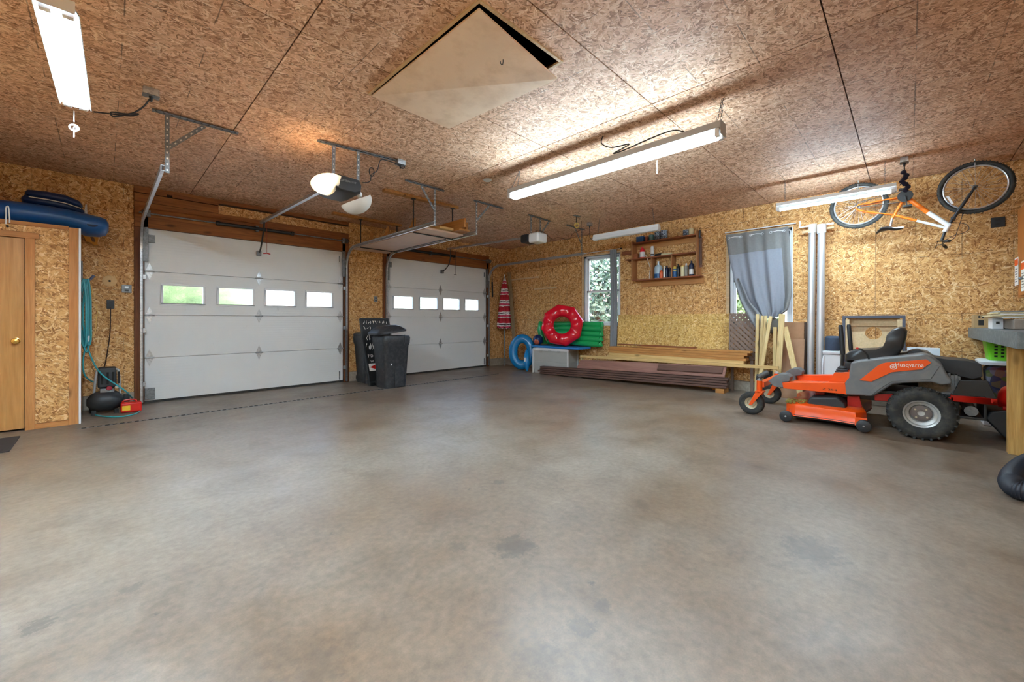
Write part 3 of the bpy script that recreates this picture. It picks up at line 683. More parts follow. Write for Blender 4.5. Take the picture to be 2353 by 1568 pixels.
# shop lights: white reflector, two tubes
def shop_light(label, a, b, z, lit, wid=.15, chains=True, tm='tube_dim'):
    """a,b: end centres on plan"""
    a = Vector((a[0], a[1], z)); b = Vector((b[0], b[1], z)); d = (b - a).normalized(); s = Vector((d.y, -d.x, 0)); m = (a + b) / 2
    t = thing('shop_light', label, 'light', m, 'fluorescent lights')
    prof = [(-wid / 2, 0), (-wid / 2 + .004, -.004), (-wid * .3, .05), (wid * .3, .05), (wid / 2 - .004, -.004), (wid / 2, 0), (wid * .3, .056), (-wid * .3, .056)]
    MB().loft([[p + s * q[0] + Vector((0, 0, q[1])) for q in prof] for p in (a, b)], cap=False).build('reflector', M['fixw'], t)
    MB().bar(a + Vector((0, 0, .075)), b + Vector((0, 0, .075)), .07, .04).build('ballast_channel', M['fixw'], t, .003)
    ev = Vector((0, 0, .006))
    for k in (-1, 1):
        MB().cyl(a + s * (k * wid * .24) + d * .04 + ev, b + s * (k * wid * .24) - d * .04 + ev, .016, 12).build('lit_tube' if lit else 'tube', M[tm] if lit else M['tube_off'], t)
        for p, q in ((a, d), (b, -d)): MB().bar(p + s * (k * wid * .24) + ev + q * .01, p + s * (k * wid * .24) + ev + q * .045, .04, .042).build('socket', M['vinyl'], t, .002)
    for p in (a, b): MB().bar(p - d * .002 + Vector((0, 0, .03)), p + d * .002 + Vector((0, 0, .03)), wid * .8, .06).build('end_plate', M['fixw'], t)
    if chains:
        for p, q in ((a, d), (b, -d)): chain(t, p + q * .12 + Vector((0, 0, H - z)), p + q * .08 + Vector((0, 0, .09)))
    return t
c = [PZ(u, v, 2.66) for u, v in ((75, 0), (140, 240), (208, 253), (180, 40))]
e0 = (c[0] + c[3]) / 2; e1 = (c[1] + c[2]) / 2; dd_ = (e1 - e0).normalized(); e0 = e1 - dd_ * 1.25
L1 = shop_light('lit shop light with two tubes hanging in front of the closet', e0, e1, 2.66, True, .155)
pp = PZ(170, 258, 2.66); p2 = PX(170, 300, pp.x)
MB().tube([(pp.x, pp.y, 2.67), (pp.x, pp.y, p2.z + .06)], .003, 5).torus((pp.x, pp.y, p2.z + .02), .022, .006, (0, 1, 0), 12, 6).torus((pp.x + .005, pp.y + .01, p2.z + .015), .02, .005, (1, .4, 0), 12, 6).tube([(pp.x, pp.y, p2.z), (pp.x, pp.y, p2.z - .05)], .003, 5).build('pull_cord', M['fixw'], L1)
shop_light('added fill shop light, unseen above the nearest corner of the garage', (-7.66, -8.25), (-7.66, -7.0), 2.7, True, .155)  # added lamp out of view, brightens the near walls, doors and ceiling
c3 = PX(1784, 484, -1.02); c4 = PX(2060, 440, -1.02)
L3 = shop_light('slim lit shop light hanging in front of the bicycle', (c3.x, c3.y), (c4.x, c4.y), (c3.z + c4.z) / 2, True, .06, False, 'tube_slim')
for y in (c3.y - .1, c4.y + .1): chain(L3, (-1.02, y, H), (-1.02, y, 2.74))
c5 = PX(1365, 550, -1.08); c6 = PX(1515, 531, -1.08)
L4 = shop_light('unlit shop light hanging in front of the wall shelf', (c5.x, c5.y), (c6.x, c6.y), (c5.z + c6.z) / 2, False, .11)
# ceiling outlet boxes with their plugs and cords
def ceil_box(p, label, cord, rad=.006, mat=None):
    t = thing('ceiling_outlet', label, 'outlet', (p.x, p.y, H - .06), 'ceiling outlets')
    MB().box((p.x - .05, p.y - .035, H - .055), (p.x + .05, p.y + .035, H)).build('box', M['steel'], t, .004)
    MB().box((p.x - .053, p.y - .038, H - .06), (p.x + .053, p.y + .038, H - .055)).build('cover_plate', M['dsteel'], t, .002)
    MB().cyl((p.x, p.y, H - .06), (p.x, p.y, H - .1), .014, 8, .008).build('plug', M['cord'], t)
    if cord: MB().tube(smoothpath([(p.x, p.y, H - .09)] + cord), rad, 6).build('power_cord', mat or M['cord'], t)
    return t
q = PZ(347, 205, H)
lc = [PY(u, v, q.y + k) for u, v, k in ((344, 228, 0), (330, 245, .01), (310, 258, .01), (296, 262, .01), (262, 268, .0), (256, 258, .0), (290, 262, .01), (318, 262, .02), (300, 266, .0), (258, 262, .01), (215, 257, .01))]
ceil_box(q, 'metal ceiling outlet with black cord to the light by the closet', [tuple(p) for p in lc])
q = PZ(2078, 363, H)
b3 = ceil_box(q, 'metal ceiling outlet above the bicycle frame', [(q.x, q.y, 2.9), (q.x - .01, q.y + .01, 2.8), (c4.x, c4.y - .03, 2.74)])
navy = plain('navy_cloth', srgb(30, 32, 58), .8)
MB().tube(smoothpath([(q.x - .01, q.y + .02, 2.90), (q.x + .02, q.y - .02, 2.84), (q.x - .02, q.y + .02, 2.78), (q.x + .02, q.y - .03, 2.72), (q.x, q.y, 2.66)], 5), [.012 + .016 * abs(math.sin(k * 1.1)) for k in range(21)], 8).build('cord_wrap', navy, b3)
q = PZ(1355, 512, H)
ceil_box(q, 'metal ceiling outlet with cord dropping to the unlit light', [(q.x, q.y, 2.85), (q.x - .01, q.y - .02, 2.74), (c5.x, c5.y, 2.70)])
q = PZ(920, 368, H)
ceil_box(q, 'metal ceiling outlet at the end of the near motor bracket', None)
q = PZ(1325, 496, H)
t = thing('ceiling_hook_plate', 'small dark ceiling plate with a coiled yellow cord by the far motor', 'hook', (q.x, q.y, H - .1))
MB().box((q.x - .08, q.y - .03, H - .012), (q.x + .08, q.y + .03, H)).build('plate', M['dsteel'], t, .003); MB().cyl((q.x, q.y, H - .01), (q.x - .01, q.y, H - .14), .008, 6).build('rod', M['blackm'], t)
MB().torus((q.x, q.y, H - .17), .04, .01, (1, .3, .2), 14, 6).torus((q.x + .01, q.y, H - .18), .035, .01, (.6, 1, .2), 14, 6).build('cord_coil', plain('yellow_cord', srgb(206, 170, 90), .6), t)
q = PZ(1120, 413, H)
tag(MB().lathe([(.055, 0), (.058, -.006), (.045, -.018), (.02, -.02), (.018, -.012), (.001, -.012)], (q.x, q.y, H), (0, 0, 1), 24).build('smoke_vent', M['vinyl'], None), 'small round white vent cap on the ceiling boards', 'vent')
# ---- hanging storage rack between the doors
rk = thing('ceiling_rack', 'hanging ceiling storage rack of black rods under a wooden cleat', 'rack', (-4.0, -1.4, 2.3))
for y, x0, x1 in ((-2.32, -4.70, -3.39), (-.54, -4.72, -3.4)):
    MB().box((x0, y - .045, H - .04), (x1, y + .045, H)).build('cleat', M['cedary'], rk, .004)
RZ = 2.50
for y in (-2.32, -.54):
    x0, x1 = -4.215, -3.485
    MB().tube([(x0, y, H - .04), (x0, y, RZ), (x1, y, RZ), (x1, y, H - .04)], .011, 8).build('rod', M['blackm'], rk)
    for x in (x0, x1): MB().cyl((x, y, H - .05), (x, y, H - .04), .035, 12).build('flange', M['blackm'], rk)
MB().cyl((-3.62, -.54, RZ - .016), (-3.62, -2.32, RZ - .016), .008, 6).build('cross_rod', M['blackm'], rk)
pinkply = plain('pale_panel', srgb(214, 182, 160), .6, var=.08, scale=3, dirt=(srgb(180, 150, 130), 4, .4))
lb = [('sheet', -4.20, -3.50, -.15, -2.62, RZ + .011, .03, pinkply, 'pale plywood sheet lying on the ceiling rack rods'),
      ('plank', -4.195, -4.03, -.3, -2.5, RZ + .043, .03, M['cedary'], 'brown plank along the near edge of the ceiling rack'),
      ('plank', -4.0, -3.75, -.2, -2.7, RZ + .043, .035, M['piney'], 'pale plank in the middle of the ceiling rack'),
      ('plank', -3.72, -3.52, -.2, -2.8, RZ + .043, .03, M['cedary'], 'reddish plank at the far edge of the ceiling rack')]
for nm, x0, x1, y0, y1, z, th, m, lab in lb:
    tag(MB().box((x0, y0, z), (x1, y1, z + th)).build('wood_' + nm, m, None, .003), lab, 'lumber', 'wood on the ceiling rack')
tag(MB().box((-3.70, -2.9, RZ + .075), (-3.67, -1.9, RZ + .21)).build('cedar_board', M['cedary'], None, .003), 'brown board standing on edge at the ceiling rack end', 'lumber', 'wood on the ceiling rack')
tag(MB().box((-3.57, -2.78, RZ + .075), (-3.535, -2.2, RZ + .19)).build('cedar_board', M['cedary'], None, .003), 'short brown board on edge beyond the other upright board', 'lumber', 'wood on the ceiling rack')
tag(MB().box((-3.95, -2.5, RZ + .08), (-3.8, -1.7, RZ + .11)).rot(Matrix.Rotation(math.radians(6), 3, 'X'), (-4, -2.1, RZ + .08)).move((0, 0, .05)).build('pale_board', M['trimy'], None, .003), 'pale board raised on top of the ceiling rack load', 'lumber', 'wood on the ceiling rack')
for x, y, lab in ((-4.16, -1.3, 'curved brown wooden bracket farther along the ceiling rack'), (-4.15, -2.1, 'curved brown wooden bracket nearer the end of the ceiling rack'), (-4.17, -.75, 'curved brown wooden bracket closest to the door wall on the ceiling rack')):
    tag(MB().prism([(y + .14, RZ + .074), (y - .14, RZ + .074), (y - .14, RZ + .24), (y - .115, RZ + .26), (y - .085, RZ + .24), (y - .03, RZ + .15), (y + .05, RZ + .10), (y + .14, RZ + .09)], 'X', x, x + .025).build('wooden_bracket', M['cedary'], None, .003), lab, 'bracket', 'curved brackets on the ceiling rack')
# ============================================================ ride-on mower (side faces traced on planes of constant x)
MX, MC = -1.80, -1.30      # near flank, centre line
mw = thing('riding_mower', 'orange and grey zero-turn riding mower parked by the workbench', 'mower', (MC, -7.2, 0))
def far(x): return 2 * MC - x
def tire(c, R, w, rim, name, ax=(1, 0, 0), lugs=0, rimm=None, hub=None):
    c = Vector(c); h = w / 2
    prof = [(rim, -h * .72), (rim + (R - rim) * .45, -h), (R * .93, -h * .92), (R * .985, -h * .7), (R, -h * .35), (R, h * .35), (R * .985, h * .7), (R * .93, h * .92), (rim + (R - rim) * .45, h), (rim, h * .72)]
    o = MB().lathe(prof, c, ax, 40, True).build(name, M['rubber'], mw, sharp=55)
    if lugs:
        l = MB()
        for k in range(lugs):
            a = 2 * math.pi * k / lugs
            for s in (-1, 1):
                a2 = a + (math.pi / lugs if s > 0 else 0); d = Vector((0, math.cos(a2), math.sin(a2))); tn = Vector((0, -math.sin(a2), math.cos(a2)))
                p = c + d * (R - .002) + Vector((s * h * .1, 0, 0)); q = c + d * (R * .955) + Vector((s * h * .93, 0, 0)) + tn * .02
                l.bar(p, q, .017, .022, d)
                a3 = a2 + math.pi / lugs * .9; d = Vector((0, math.cos(a3), math.sin(a3)))
                l.bar(c + d * (R - .001) + Vector((s * h * .12, 0, 0)), c + d * (R - .001) + Vector((s * h * .5, 0, 0)), .016, .012, d)
        l.build('tread_lugs', M['rubber'], o)['kind'] = 'stuff'
    rm = rimm or M['rim']
    MB().lathe([(.001, -h * .1), (rim * .3, -h * .1), (rim * .62, -h * .12), (rim * .7, -h * .4), (rim * .88, -h * .5), (rim * .93, -h * .72), (rim * 1.04, -h * .8), (rim * 1.02, -h * .6), (rim * 1.02, h * .6), (rim * .9, h * .72), (.001, h * .3)], c, ax, 36).build('rim', rm, o)
    return o
M['rim'] = plain('wheel_rim', srgb(186, 186, 182), .35, .4, .06)
M['rimt'] = plain('caster_rim', srgb(196, 180, 148), .45, .2, .1)
rw = PX(2117, 957, -1.89)
for s, x in ((1, -1.785), (-1, far(-1.785))):
    w_ = tire((x, rw.y, .25), .25, .2, .128, 'rear_tire', (1 if s > 0 else -1, 0, 0), 26)
    xx = x - .045 * s
    MB().lathe([(.08, 0), (.078, -.022), (.055, -.028), (.03, -.026), (.028, -.008), (.001, -.008)], (x + .0 - .0 * s, rw.y, .25), (s, 0, 0), 24).build('hub', plain('hub_brown', srgb(112, 100, 94), .5, .3), w_)
    for k in range(4):
        a = k * math.pi / 2 + .7; MB().cyl((x - .03 * s, rw.y + .055 * math.cos(a), .25 + .055 * math.sin(a)), (x - .012 * s, rw.y + .055 * math.cos(a), .25 + .055 * math.sin(a)), .009, 6).build('lug_nut', M['rimt'], w_)
# front casters on swivel forks
for s, x in ((1, -1.79), (-1, -.88)):
    yc = -6.245; 
    ct = tire((x, yc, .139), .139, .105, .066, 'caster_tire', (1 if s > 0 else -1, 0, 0), 0, M['rimt'])
    MB().cyl((x - .07, yc, .139), (x + .07, yc, .139), .012, 8).build('axle', M['dsteel'], ct)
    f = MB(); yp = yc - .085
    for e in (-1, 1):
        xe = x + e * .068
        f.prism([(yc + .018, .118), (yc - .018, .122), (yp - .045, .285), (yp + .0, .30), (yp + .03, .29)], 'X', xe - .004, xe + .004)
    f.box((x - .072, yp - .05, .282), (x + .072, yp + .035, .30)); f.build('caster_fork', M['orange'], mw, .004)
    MB().cyl((x, yp, .30), (x, yp, .425), .032, 16).build('caster_pivot', M['orange'], mw)
    MB().lathe([(.03, .425), (.03, .438), (.02, .445), (.018, .455), (.001, .458)], (x, yp, 0), (0, 0, 1), 14).build('pivot_cap', M['steel'], mw)
yp = -6.33
MB().box((-1.79, yp - .05, .345), (-.88, yp + .02, .41)).build('front_axle', M['orange'], mw, .006)
# pedal roller at the front corner
MB().cyl((-1.79, yp + .02, .43), (-1.79, yp + .01, .50), .022, 10).build('roller_post', M['blackp'], mw)
MB().cyl(PX(1742, 868, -1.80), PX(1764, 856, -1.72), .030, 16).build('roller', plain('roller_grey', srgb(84, 82, 80), .6), mw)
# front nose covers
for x0, x1 in ((MX + .03, MX + .20), (far(MX + .03) - .17, far(MX + .03))):
    MB().prism(yz([(1763, 877), (1776, 866), (1790, 859.5), (1806, 860), (1815, 868), (1813, 878), (1797, 880), (1800, 893), (1778, 890)], MX), 'X', x0, x1).build('nose_cover', M['grayp'], mw, .012)
# foot deck rails and floor
rail = yz([(1797, 879.5), (1814, 879), (1942, 880), (1946, 908), (1938, 906), (1800, 893)], MX)
for x0, x1 in ((MX, MX + .14), (far(MX) - .14, far(MX))): MB().prism(rail, 'X', x0, x1).build('side_rail', M['orange'], mw, .006)
ry = [p[0] for p in rail]; zf = .375
MB().box((MX + .14, min(ry), zf - .012), (far(MX) - .14, max(ry), zf)).build('foot_plate', M['orange'], mw)
text('Z 254', .03, PX(1906, 896, MX - .0015), (0, -1, 0), (0, 0, 1), M['btext'], mw, fit=.13)
# seat console
cons = yz([(1918, 856), (1955, 855), (1955, 884), (1902, 882)], -1.66)
for x0, x1 in ((-1.70, -1.50), (far(-1.50), far(-1.70))): MB().prism(cons, 'X', x0, x1).build('lever_console', M['orange'], mw, .006)
# fenders
fen = [(1955, 833), (1972, 830), (2025, 824), (2125, 814), (2139, 818.5), (2164, 836), (2178.5, 863), (2187.5, 872), (2188.5, 883), (2164, 886.5), (2139, 879), (2078, 881), (2052, 884), (2025, 900.5), (2007, 911.5), (1938, 908), (1939, 883), (1951, 868.5), (1951.5, 851)]
fp = yz(fen, MX)
for x0, x1 in ((MX, MX + .36), (far(MX) - .36, far(MX))): MB().prism(fp, 'X', x0, x1).build('fender', M['grayp'], mw, .02, 3)
crease = yz([(1988, 910), (2030, 872), (2052, 862), (2120, 856), (2142, 838), (2160, 842), (2139, 872), (2080, 875), (2048, 878), (2022, 894), (2002, 910)], MX)
MB().prism(crease, 'X', MX - .006, MX + .01).build('fender_ridge', M['grayp'], mw, .005)
st = MB().prism(yz([(1975, 874), (2018, 840), (2026, 836), (2036, 833.5), (2128.5, 826.5), (2140, 833.5), (2118, 849), (2060, 854.5), (2048, 856), (2002, 877.5)], MX - .008), 'X', MX - .0085, MX + .01).build('stripe', M['orange'], mw)
lc_ = PX(2053, 843.5, MX - .0095)
lg = MB().lathe([(.027, 0), (.027, .001), (.021, .001), (.021, 0)], lc_, (-1, 0, 0), 24, True)
for dy, dz in ((0, .010), (-.010, .006), (.010, .006)): lg.lathe([(.001, .001), (.004, .001), (.004, 0)], lc_ + Vector((0, dy, dz)), (-1, 0, 0), 10)
for dy in (-.008, 0, .008): lg.box(lc_ + Vector((-.001, dy - .002, -.013)), lc_ + Vector((0, dy + .002, .006)))
lg.box(lc_ + Vector((-.001, -.012, -.004)), lc_ + Vector((0, .012, 0))).build('emblem', M['wtext'], st)
text('Husqvarna', .055, PX(2089, 839.5, MX - .0095), (0, -1, .05), (0, .05, 1), M['wtext'], st, fit=.205)
# seat: cushion and backrest, one bent profile with rounded edges
SN = -1.54
sp_ = yz([(1941, 830), (1940, 816), (1955, 806), (1985, 805), (2012, 804), (2028, 799), (2035, 785), (2039, 768), (2052, 756), (2068, 751.5), (2080, 754), (2085, 762), (2083, 778), (2076, 800), (2064, 818), (2040, 824), (2000, 831)], SN)
def seat_ring(x, k):
    cy = sum(p[0] for p in sp_) / len(sp_); cz = sum(p[1] for p in sp_) / len(sp_)
    return [(x, cy + (p[0] - cy) * k, cz + (p[1] - cz) * (k if p[1] > cz else 1 - (1 - k) * .5)) for p in sp_]
w2 = MC - SN
M['seatm'] = plain('black_vinyl', (.03, .029, .029, 1), .33, var=.1, bump=.05)
MB().loft([seat_ring(MC - w2, .86), seat_ring(MC - w2 + .02, .95), seat_ring(MC - w2 + .06, 1.0), seat_ring(MC - .08, .985), seat_ring(MC + .08, .985), seat_ring(MC + w2 - .06, 1.0), seat_ring(MC + w2 - .02, .95), seat_ring(MC + w2, .86)]).build('seat', M['seatm'], mw, sharp=60)
MB().box((-1.5, -7.55, .60), (-1.1, -7.12, .70)).build('seat_base', M['blackp'], mw, .02)
# steering levers
for x, pts in ((-1.62, [(1935, 845), (1937, 815), (1934, 780), (1931, 747)]), (far(-1.62), None)):
    b = [PX(u, v, -1.62) for u, v in [(1935, 845), (1937, 815), (1934, 780), (1931, 747)]]
    if pts is None: b = [Vector((x, p.y - .02 + .0 * i, p.z)) for i, p in enumerate(b)]
    lv = MB().tube(smoothpath([(x, b[0].y, b[0].z), (x, b[1].y, b[1].z)], 3), .014, 8).build('lever_stem', M['blackm'], mw)
    MB().tube(smoothpath([(x, b[1].y, b[1].z), (x, b[2].y, b[2].z), (x + .01, b[3].y, b[3].z)], 5), [.018] + [.022] * 9 + [.016], 10).build('lever_grip', M['blackp'], lv)
    MB().lathe([(.062, 0), (.066, .012), (.052, .024), (.056, .034), (.04, .05), (.042, .058), (.022, .075), (.014, .08)], (x, b[0].y, PX(1937, 857, -1.62).z), (0, 0, 1), 18).build('lever_boot', M['blackp'], lv)
pb = [PX(u, v, -1.70) for u, v in ((1997, 826), (1990, 812), (1979, 803), (1970, 801))]
MB().tube(smoothpath(pb, 4), .009, 8).build('brake_lever', M['blackm'], mw); MB().ball(pb[-1], .012, (1, 1.3, 1), 10, 6).build('brake_knob', M['redp'], mw)
# frame below, red braces
MB().box((-1.62, -8.0, .30), (-.98, -7.05, .42)).build('chassis', M['blackm'], mw, .01)
for x0, x1 in ((-1.66, -1.63), (-.97, -.94)):
    MB().prism(yz([(2010, 906), (2100, 905), (2190, 914), (2190, 930), (2100, 925), (2010, 920)], -1.65), 'X', x0, x1).build('frame_rail', M['redp'], mw)
MB().prism(yz([(1946, 912), (1974, 912), (1980, 935), (1976, 947), (1946, 940)], -1.7), 'X', -1.66, -1.62).build('deck_hanger', M['redp'], mw, .004)
MB().box((-1.6, -6.95, .20), (-1.56, -6.86, .36)).build('deck_link', M['redp'], mw, .004)
# cutting deck
def plan(k, z):
    pts = [(-1.93, -6.72), (-1.84, -6.62), (-1.62, -6.58), (-1.30, -6.66), (-.98, -6.58), (-.76, -6.62), (-.68, -6.72), (-.68, -7.20), (-.80, -7.32), (-1.30, -7.26), (-1.80, -7.33), (-1.93, -7.25), (-1.90, -7.08), (-1.90, -6.88)]
    return [(MC + (x - MC) * k, -6.95 + (y + 6.95) * k, z) for x, y in pts]
MB().loft([plan(1.015, .075), plan(1.0, .085), plan(1.0, .16), plan(.985, .195), plan(.90, .215), plan(.5, .22)]).build('deck_shell', M['orange'], mw, sharp=50)
MB().loft([plan(.97, .055), plan(1.005, .075), plan(1.0, .09), plan(.96, .09)]).build('deck_skirt', M['blackp'], mw)
cv = yz([(1853, 926), (1862, 913), (1925, 914), (1943, 932), (1946, 950), (1922, 952), (1890, 946), (1860, 936)], -1.82)
for x0, x1 in ((-1.82, -1.55), (-1.05, -.78)): MB().prism(cv, 'X', x0, x1).build('pulley_cover', M['blackp'], mw, .022, 3)
grass = plain('dry_clippings', srgb(150, 142, 70), .9, var=.4, scale=60)
gc = MB()
for k in range(150):
    p = Vector((-1.88 + random.random() * .22, -6.62 - random.random() * .17, .205 + random.random() * .03)); d = Vector((random.uniform(-1, 1), random.uniform(-1, 1), random.uniform(-.3, .5))).normalized() * .016
    gc.bar(p - d, p + d, .006, .004)
gc.build('grass_clippings', grass, mw)['kind'] = 'stuff'
for (u, v), nm in (((1806, 961), 'a'), ((1985, 977), 'b')):
    p = PX(u, v, -1.97)
    w_ = MB().lathe([(.001, -.025), (.05, -.028), (.062, -.02), (.064, 0), (.062, .02), (.05, .028), (.001, .025)], (-1.965, p.y, .064 + (.012 if nm == 'b' else .002)), (1, 0, 0), 24).build('gauge_wheel', M['blackp'], mw)
    MB().cyl((-2.0, p.y, .066 + (.012 if nm == 'b' else .002)), (-1.93, p.y, .066 + (.012 if nm == 'b' else .002)), .009, 8).build('bolt', M['steel'], w_)
    sgn = -1 if nm == 'a' else 1
    MB().box((-1.935, p.y - .025 + sgn * .0, .06), (-1.90, p.y + .025 + sgn * .05, .15)).build('wheel_bracket', M['orange'], mw, .006)
# engine and rear guard
MB().prism(yz([(2120, 815), (2150, 822), (2175, 826), (2225, 830), (2256, 838), (2258, 866), (2236, 872), (2190, 862), (2165, 850)], -1.5), 'X', -1.5, -1.05).build('engine_cover', M['blackp'], mw, .008)
MB().prism(yz([(2075, 818), (2092, 806), (2110, 803), (2130, 812), (2140, 822), (2120, 830)], -1.4), 'X', -1.45, -1.15).build('rear_shroud', M['blackp'], mw, .015)
eg = MB().box((-1.48, -8.02, .42), (-1.1, -7.72, .62))
for k in range(6): eg.box((-1.5, -8.0 + k * .05, .50), (-1.47, -7.975 + k * .05, .64))
eg.build('engine', M['dsteel'], mw, .004)
gd = yz([(2205, 874), (2269, 875), (2290, 916), (2268, 918), (2262, 912), (2206, 912), (2196, 918), (2183, 917)], -1.62)
for x0, x1 in ((-1.64, -1.61), (-.99, -.96)): MB().prism(gd, 'X', x0, x1).build('rear_guard', M['blackm'], mw, .006)
g1 = PX(2183, 916, -1.62); g2 = PX(2291, 916, -1.62); g3 = PX(2291, 931, -1.62)
bz0, bz1 = g3.z, g2.z
MB().box((-1.66, g2.y, bz0), (-.94, g2.y + .04, bz1)).box((-1.66, g2.y, bz0), (-1.61, g1.y, bz1)).box((-.99, g2.y, bz0), (-.94, g1.y, bz1)).build('rear_bumper', M['redp'], mw, .006)
lo = PX(2198, 958, -1.6); h2 = PX(2268, 960, -1.6)
MB().box((-1.60, lo.y, lo.z), (-1.0, lo.y - .02, bz0)).box((-1.60, h2.y, lo.z), (-1.0, h2.y + .02, bz0)).box((-1.60, h2.y, lo.z - .01), (-1.0, lo.y, lo.z + .012)).build('muffler_guard', M['blackm'], mw, .004)
my = (lo.y + h2.y) / 2; MB().cyl((-1.57, my, lo.z + .065), (-1.03, my, lo.z + .065), .048, 18).build('muffler', M['dsteel'], mw)
for k in range(5): MB().box((-1.52 + k * .1, -8.0, .31), (-1.48 + k * .1, -7.95, .44)).build('cooling_fin', M['blackm'], mw)
# ============================================================ bicycle hung upside down by its wheels
BX = -.40
bk = thing('bicycle', 'orange and white bicycle hanging upside down from the ceiling', 'bicycle', (BX, -7.68, 2.0))
B = lambda u, v, x=BX: PX(u, v, x)
rim_s = plain('bike_rim', srgb(200, 200, 202), .28, .7, .05)
obike = plain('bike_orange', srgb(238, 120, 30), .3, var=.08); wbike = plain('bike_white', srgb(236, 236, 232), .3, var=.03)
rh = B(1972, 473); fh = B(2240, 431); RR = .303
for nm, hc in (('rear', rh), ('front', fh)):
    ti = MB().torus(hc, RR - .022, .022, (1, 0, 0), 56, 10)
    t_ = ti.build('tire', M['rubber'], bk, sharp=60)
    kb = MB()
    for k in range(64):
        a = 2 * math.pi * k / 64; d = Vector((0, math.cos(a), math.sin(a)))
        for s in (-.012, .0, .012): kb.bar(hc + d * (RR - .003) + Vector((s - .004, 0, 0)), hc + d * (RR - .003) + Vector((s + .004, 0, 0)), .01, .01, d)
    kb.build('tread_knobs', M['rubber'], t_)['kind'] = 'stuff'
    MB().torus(hc, RR - .053, .010, (1, 0, 0), 48, 8, .012).build('rim', rim_s, t_)
    MB().lathe([(.012, -.05), (.022, -.04), (.013, -.03), (.013, .03), (.022, .04), (.012, .05)], hc, (1, 0, 0), 14).build('hub', M['dsteel'], t_)
    sp0 = None
    for k in range(28):
        a = 2 * math.pi * k / 28; s = .035 if k % 2 else -.035; off = .5 * (1 if (k // 2) % 2 else -1)
        p = hc + Vector((s, .02 * math.cos(a + off), .02 * math.sin(a + off))); q = hc + Vector((0, (RR - .055) * math.cos(a), (RR - .055) * math.sin(a)))
        MB().cyl(p, q, .0012, 5).build('spoke', M['steel'], t_)
MB().prism([(p.y, p.z) for p in (B(2173, 452), B(2180, 451), B(2192, 468), B(2186, 470))], 'X', BX - .012, BX - .006).build('wheel_reflector', M['fixw'], bk, .003)
bb = B(2080, 452); sc_ = B(2050, 502); ht = B(2182, 514); hbm = B(2171, 533)
def ftube(a, b, r, name, m, rr=None): return MB().tube([a, a.lerp(b, .5), b], [r, r, rr or r], 12).build(name, m, bk)
dt2 = B(2166, 512)
ftube(bb, bb.lerp(dt2, .62), .026, 'down_tube', obike); ftube(bb.lerp(dt2, .62), ht.lerp(hbm, .2), .026, 'down_tube_tip', wbike)
tt = B(2053, 494); t2 = ht.lerp(hbm, .55)
ftube(tt, tt.lerp(t2, .45), .015, 'top_tube', obike); ftube(tt.lerp(t2, .45), t2, .015, 'top_tube_tip', wbike)
ftube(bb, sc_, .016, 'seat_tube', obike)
ftube(ht, hbm, .024, 'head_tube', wbike)
for s in (-1, 1):
    MB().tube(smoothpath([bb + Vector((s * .02, 0, 0)), bb.lerp(rh, .4) + Vector((s * .045, 0, .0)), rh + Vector((s * .055, 0, 0))]), .009, 8).build('chain_stay', obike, bk)
    MB().tube(smoothpath([rh + Vector((s * .055, 0, 0)), B(1970, 483) + Vector((s * .05, 0, 0)), B(2010, 490) + Vector((s * .045, 0, 0)), tt + Vector((s * .015, 0, 0))]), .008, 8).build('seat_stay', obike, bk)
    fc = B(2190, 503)
    MB().tube([fc + Vector((s * .045, 0, 0)), fc.lerp(fh, .55) + Vector((s * .05, 0, 0)), fh + Vector((s * .05, 0, 0))], [.017, .015, .011], 10).build('fork_leg', M['blackp'], bk)
MB().bar(fc + Vector((-.06, 0, 0)), fc + Vector((.06, 0, 0)), .04, .035).build('fork_crown', M['blackp'], bk, .006)
ftube(fc, ht, .016, 'steerer', M['blackp'])
stb = B(2164, 553); ftube(hbm, stb, .014, 'stem', M['blackp'])
hb0 = B(2168, 556)
MB().tube(smoothpath([hb0 + Vector((-.27, -.03, -.03)), hb0 + Vector((-.12, 0, -.01)), hb0, hb0 + Vector((.12, 0, -.01)), hb0 + Vector((.27, -.03, -.03))], 5), .011, 8).build('handlebar', M['blackm'], bk)
for s in (-1, 1):
    MB().cyl(hb0 + Vector((s * .19, -.012, -.02)), hb0 + Vector((s * .29, -.034, -.034)), .016, 10).build('grip', M['rubber'], bk)
    MB().tube([hb0 + Vector((s * .15, .0, -.015)), hb0 + Vector((s * .17, .05, -.01)), hb0 + Vector((s * .27, .06, -.03))], .006, 6).build('brake_lever', M['blackm'], bk)
MB().tube(smoothpath([hb0 + Vector((-.1, 0, 0)), B(2195, 540), B(2215, 535), B(2227, 525), B(2218, 515), B(2195, 512), B(2170, 510)]), .003, 5).build('brake_cable', M['cord'], bk)
MB().tube(smoothpath([hb0 + Vector((.1, 0, 0)), B(2190, 550), B(2200, 530), B(2210, 500), B(2213, 480)]), .003, 5).build('gear_cable', M['cord'], bk)
spst = B(2046, 520); ftube(sc_, spst, .013, 'seat_post', M['steel'])
sd = [B(2014, 536), B(2024, 528), B(2040, 525), B(2060, 527), B(2076, 524)]
MB().loft([[p + Vector((w * math.cos(a), 0, .026 * q_ * math.sin(a))) for a in [k * math.pi / 5 for k in range(10)]] for p, w, q_ in zip(sd, (.045, .075, .06, .035, .016), (.5, 1.1, 1, .7, .4))]).build('saddle', M['seatm'], bk)
MB().tube([sd[1] + Vector((-.045, 0, .012)), sd[3] + Vector((-.02, 0, .012)), sd[4] + Vector((-.008, 0, .01))], .012, 8).build('saddle_side', wbike, bk)
